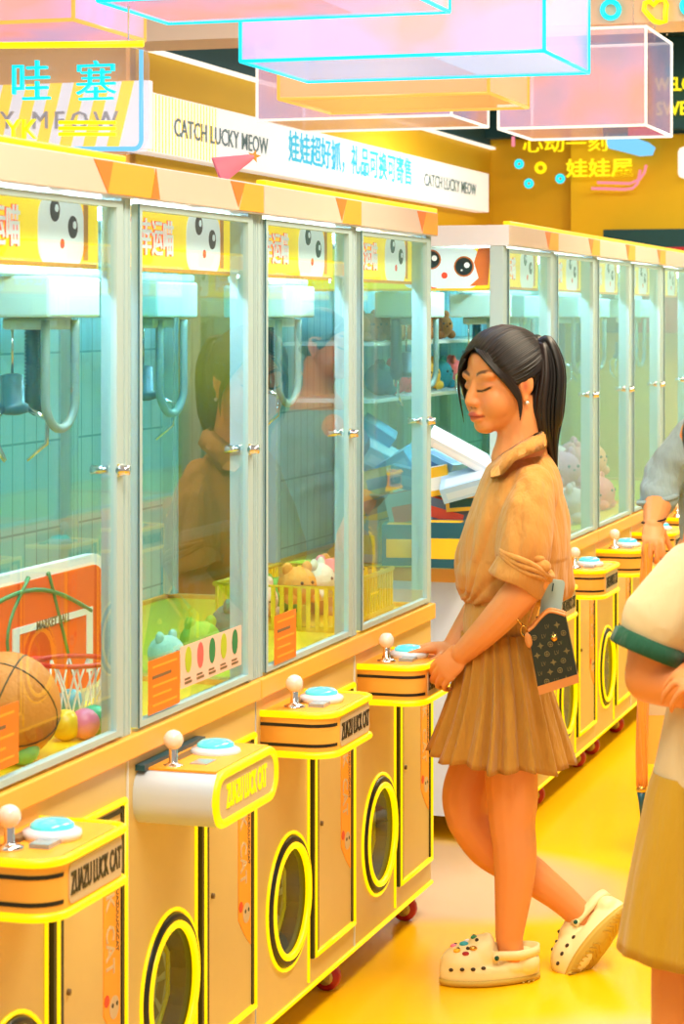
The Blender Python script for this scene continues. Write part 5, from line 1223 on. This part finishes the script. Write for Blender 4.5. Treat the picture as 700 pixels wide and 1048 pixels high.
# orange shopping bag hanging behind
DB = 7.2; e = empty('shopping_bag', W(676, 782, DB)); tag(e, 'orange paper bag with pale top edge behind the cream shirt', 'bag')
s = MB(); s.prism([(-.045, 0), (.10, 0), (.115, .19), (-.055, .19)], (0, 0, 0), (1, 0, 0), (0, 0, 1), (0, .09, 0), 0); s.prism([(-.056, .15), (.112, .15), (.116, .192), (-.057, .192)], (0, -.001, 0), (1, 0, 0), (0, 0, 1), (0, .002, 0), 1); s.build('paper_body', ['rail', 'plate'], e)
s = MB(); s.tube(cat([(-.01, 0, .19), (.0, 0, .25), (.04, .0, .36), (.08, 0, .25), (.09, 0, .19)], 4), .004, 6); s.build('handle', 'bagtrim', e)

# person in the cream ringer shirt, nearest on the right
r3, g, tr = person_simple('person in a cream t-shirt with dark green cuffs and mustard skirt', 4.0, dict(x=745))
DG = 4.0
H3 = Head(g(757, 470, 0), math.radians(150), math.radians(4), 1.05); b = MB(); H3.shape(b)
limb(b, [g(754, 505), g(752, 525), g(751, 548)], [.055, .054, .07]); limb(b, [g(750, 560), g(748, 640), g(752, 760)], [.09, .10, .11])
el, wr = g(664, 694, -.03), g(748, 708, -.12)
limb(b, [g(706, 592, -.02), g(676, 645, -.03), el], [.04, .045, .043]); limb(b, [el, g(692, 700, -.055), wr], [.0425, .041, .028])
hand(b, wr, (1, -.25, .12), (0, .5, -1), (0, .8, .5), .95, (.5, .5, .55, .6))
limb(b, [g(810, 575, .02), g(830, 650, .02), g(826, 705, -.08), g(775, 700, -.16)], [.05, .045, .041, .028]); hand(b, g(775, 700, -.16), (-1, -.1, .1), (0, .5, -1), (0, .8, .5), .95)
for x in (-.085, .085):
    c = Vector((g(752, 800).x+x, DG, 0)); limb(b, [c+Vector((0, 0, .80)), c+Vector((-.005, -.01, .45)), c+Vector((.01, .03, .08))], [.05, .055, .04]); limb(b, [c+Vector((.01, .03, .055)), c+Vector((.04, -.13, .035))], [.04, .032])
m2 = voxel(b, .005); smooth(m2, 8, .5); V = mverts(m2); col = np.tile(SKIN, (len(V), 1)); H3.paint(V, col); finish(tr(m2), 'body', 'skin', r3, col)
hm = hair_strands(H3, (-.085, 0, -.03), 'hair', r3); tr(hm).build('hair', ['hair', 'hair2'], r3)
rg = lambda xl, xr, py, bb: ring_at(g((xl+xr)/2, py, 0), Vector(((xr-xl)/2/F_PX*DG, 0, 0)), Vector((0, bb, 0)), 40)
s = MB(); s.loft([rg(726, 778, 538, .06), rg(712, 792, 552, .09), rg(700, 804, 566, .11), rg(692, 812, 604, .12), rg(690, 813, 660, .125), rg(688, 814, 700, .125), rg(677, 824, 760, .13), rg(668, 832, 796, .135), rg(669, 831, 803, .13)])
limb(s, [g(708, 582, -.02), g(693, 607, -.03), g(682, 628, -.035), g(675, 639, -.035)], [.048, .056, .063, .066], 28)
limb(s, [g(806, 572, .02), g(820, 620, .02), g(828, 660, .02)], [.055, .06, .062], 24)
m2 = voxel(s, .005); smooth(m2, 7, .5); fold(m2, lambda p: .0045*mnoise.noise(Vector((p.x*9, p.y*9, p.z*5)))+.0018*mnoise.noise(Vector((p.x*30, p.y*30, p.z*14)))); te = finish(tr(m2), 't_shirt', 'tee', r3)
ax_ = (g(660, 672, -.035)-g(676, 632, -.033)).normalized(); cc = g(662, 668, -.035); cx_ = Vector((ax_.z, 0, -ax_.x)); cx_ = -cx_ if cx_.x < 0 else cx_; cy_ = ax_.cross(cx_)
rn = lambda o, r: [cc+ax_*o+cx_*math.cos(2*PI*i/40)*r+cy_*math.sin(2*PI*i/40)*r*1.0 for i in range(40)]
s = MB(); s.loft([rn(-.028, .055), rn(-.022, .0655), rn(.002, .067), rn(.004, .064), rn(-.002, .055)], closed_ends=False); tr(s).build('sleeve_cuff', 'cuff', te)
s = MB(); rows = []
for i in range(16):
    t = i/15; yy = 790+t*182; xl, xr = 669-37*t**.8, 832+40*t**.8; a = (xr-xl)/2/F_PX*DG; bb = .13+.04*t; rr = []
    for j in range(120):
        q = 2*PI*j/120; pl = .010*t*math.sin(9*q+1.2)+.004*t*math.sin(17*q); c = g((xl+xr)/2, yy, 0); rr.append(c+Vector((math.cos(q)*(a+pl*.4), math.sin(q)*(bb+pl), -.004*t*math.cos(8*q))))
    rows.append(rr)
inn = [[p.lerp(Vector((r_[0].x*.5+r_[60].x*.5, DG, p.z)), .035) for p in r_] for r_ in rows[::-1]]
s.loft(rows+inn, closed_ends=False); tr(s).build('skirt', 'mustard', r3)
s = MB(); cx2 = g(752, 800).x
for x in (-.085, .085): s.ell((cx2+x+.03, DG-.06, .036), (.046, .125, .034)); s.ell((cx2+x+.01, DG+.02, .05), (.042, .055, .045))
tr(s).build('shoes', 'wprint', r3)
s = MB(); wc = g(703, 702, -.07); s.tube([wc+Vector((.004*math.cos(a), .044*math.cos(a), .044*math.sin(a))) for a in [2*PI*i/24 for i in range(24)]], .0045, 6, closed=True); tr(s).build('bracelet', 'rprint', r3)
# ------------------------------------------------------------------ lamps, world, camera
def area(name, u, v, z, sx, sy, power, rgb, rot=(0, 0, 0)):
    l = bpy.data.lights.new(name, 'AREA'); l.shape = 'RECTANGLE'; l.size = sx; l.size_y = sy; l.energy = power; l.color = s2l(rgb)
    o = bpy.data.objects.new(name, l); COL.objects.link(o); o.location = L(u, v, z); o.rotation_euler = (rot[0], rot[1], ROT+rot[2]); return o
area('ceiling_lamp', -3.6, 1.0, 3.2, .6, 2.0, 95, (255, 240, 214))
area('ceiling_lamp', -.6, 1.2, 3.2, .6, 2.0, 105, (255, 236, 204))
area('ceiling_lamp', 2.6, 1.0, 3.2, .6, 2.0, 100, (255, 236, 204))
area('ceiling_lamp', 5.6, .8, 3.2, .6, 2.0, 90, (255, 236, 204))
area('ceiling_lamp', .2, -1.0, 3.2, 1.6, .5, 40, (226, 236, 255))
area('ceiling_lamp', 5.2, -1.1, 3.2, 3.0, .4, 60, (255, 244, 226))
wd = bpy.data.worlds.new('room fill'); SC.world = wd; wd.use_nodes = True
bg = wd.node_tree.nodes['Background']; bg.inputs[0].default_value = s2l((255, 240, 222))+(1,); bg.inputs[1].default_value = .42
cam = bpy.data.cameras.new('camera'); co = bpy.data.objects.new('camera', cam); COL.objects.link(co)
co.location = (0, 0, CAMH); co.rotation_euler = (PI/2, 0, 0)
cam.sensor_width = 36; cam.sensor_fit = 'AUTO'; cam.lens = F_PX/1048*36; cam.shift_y = -(524-HZ)/1048; cam.clip_start = .05; cam.clip_end = 100
cam.dof.use_dof = True; cam.dof.focus_distance = 5.85; cam.dof.aperture_fstop = 9
SC.camera = co
SC.view_settings.view_transform = 'Standard'; SC.view_settings.look = 'None'; SC.view_settings.gamma = 1; SC.view_settings.use_curve_mapping = False
SC.view_settings.exposure = 0.15
SC.cycles.max_bounces = 24; SC.cycles.transparent_max_bounces = 40; SC.cycles.glossy_bounces = 6; SC.cycles.diffuse_bounces = 4
SC.cycles.use_denoising = True; SC.cycles.sample_clamp_indirect = 6
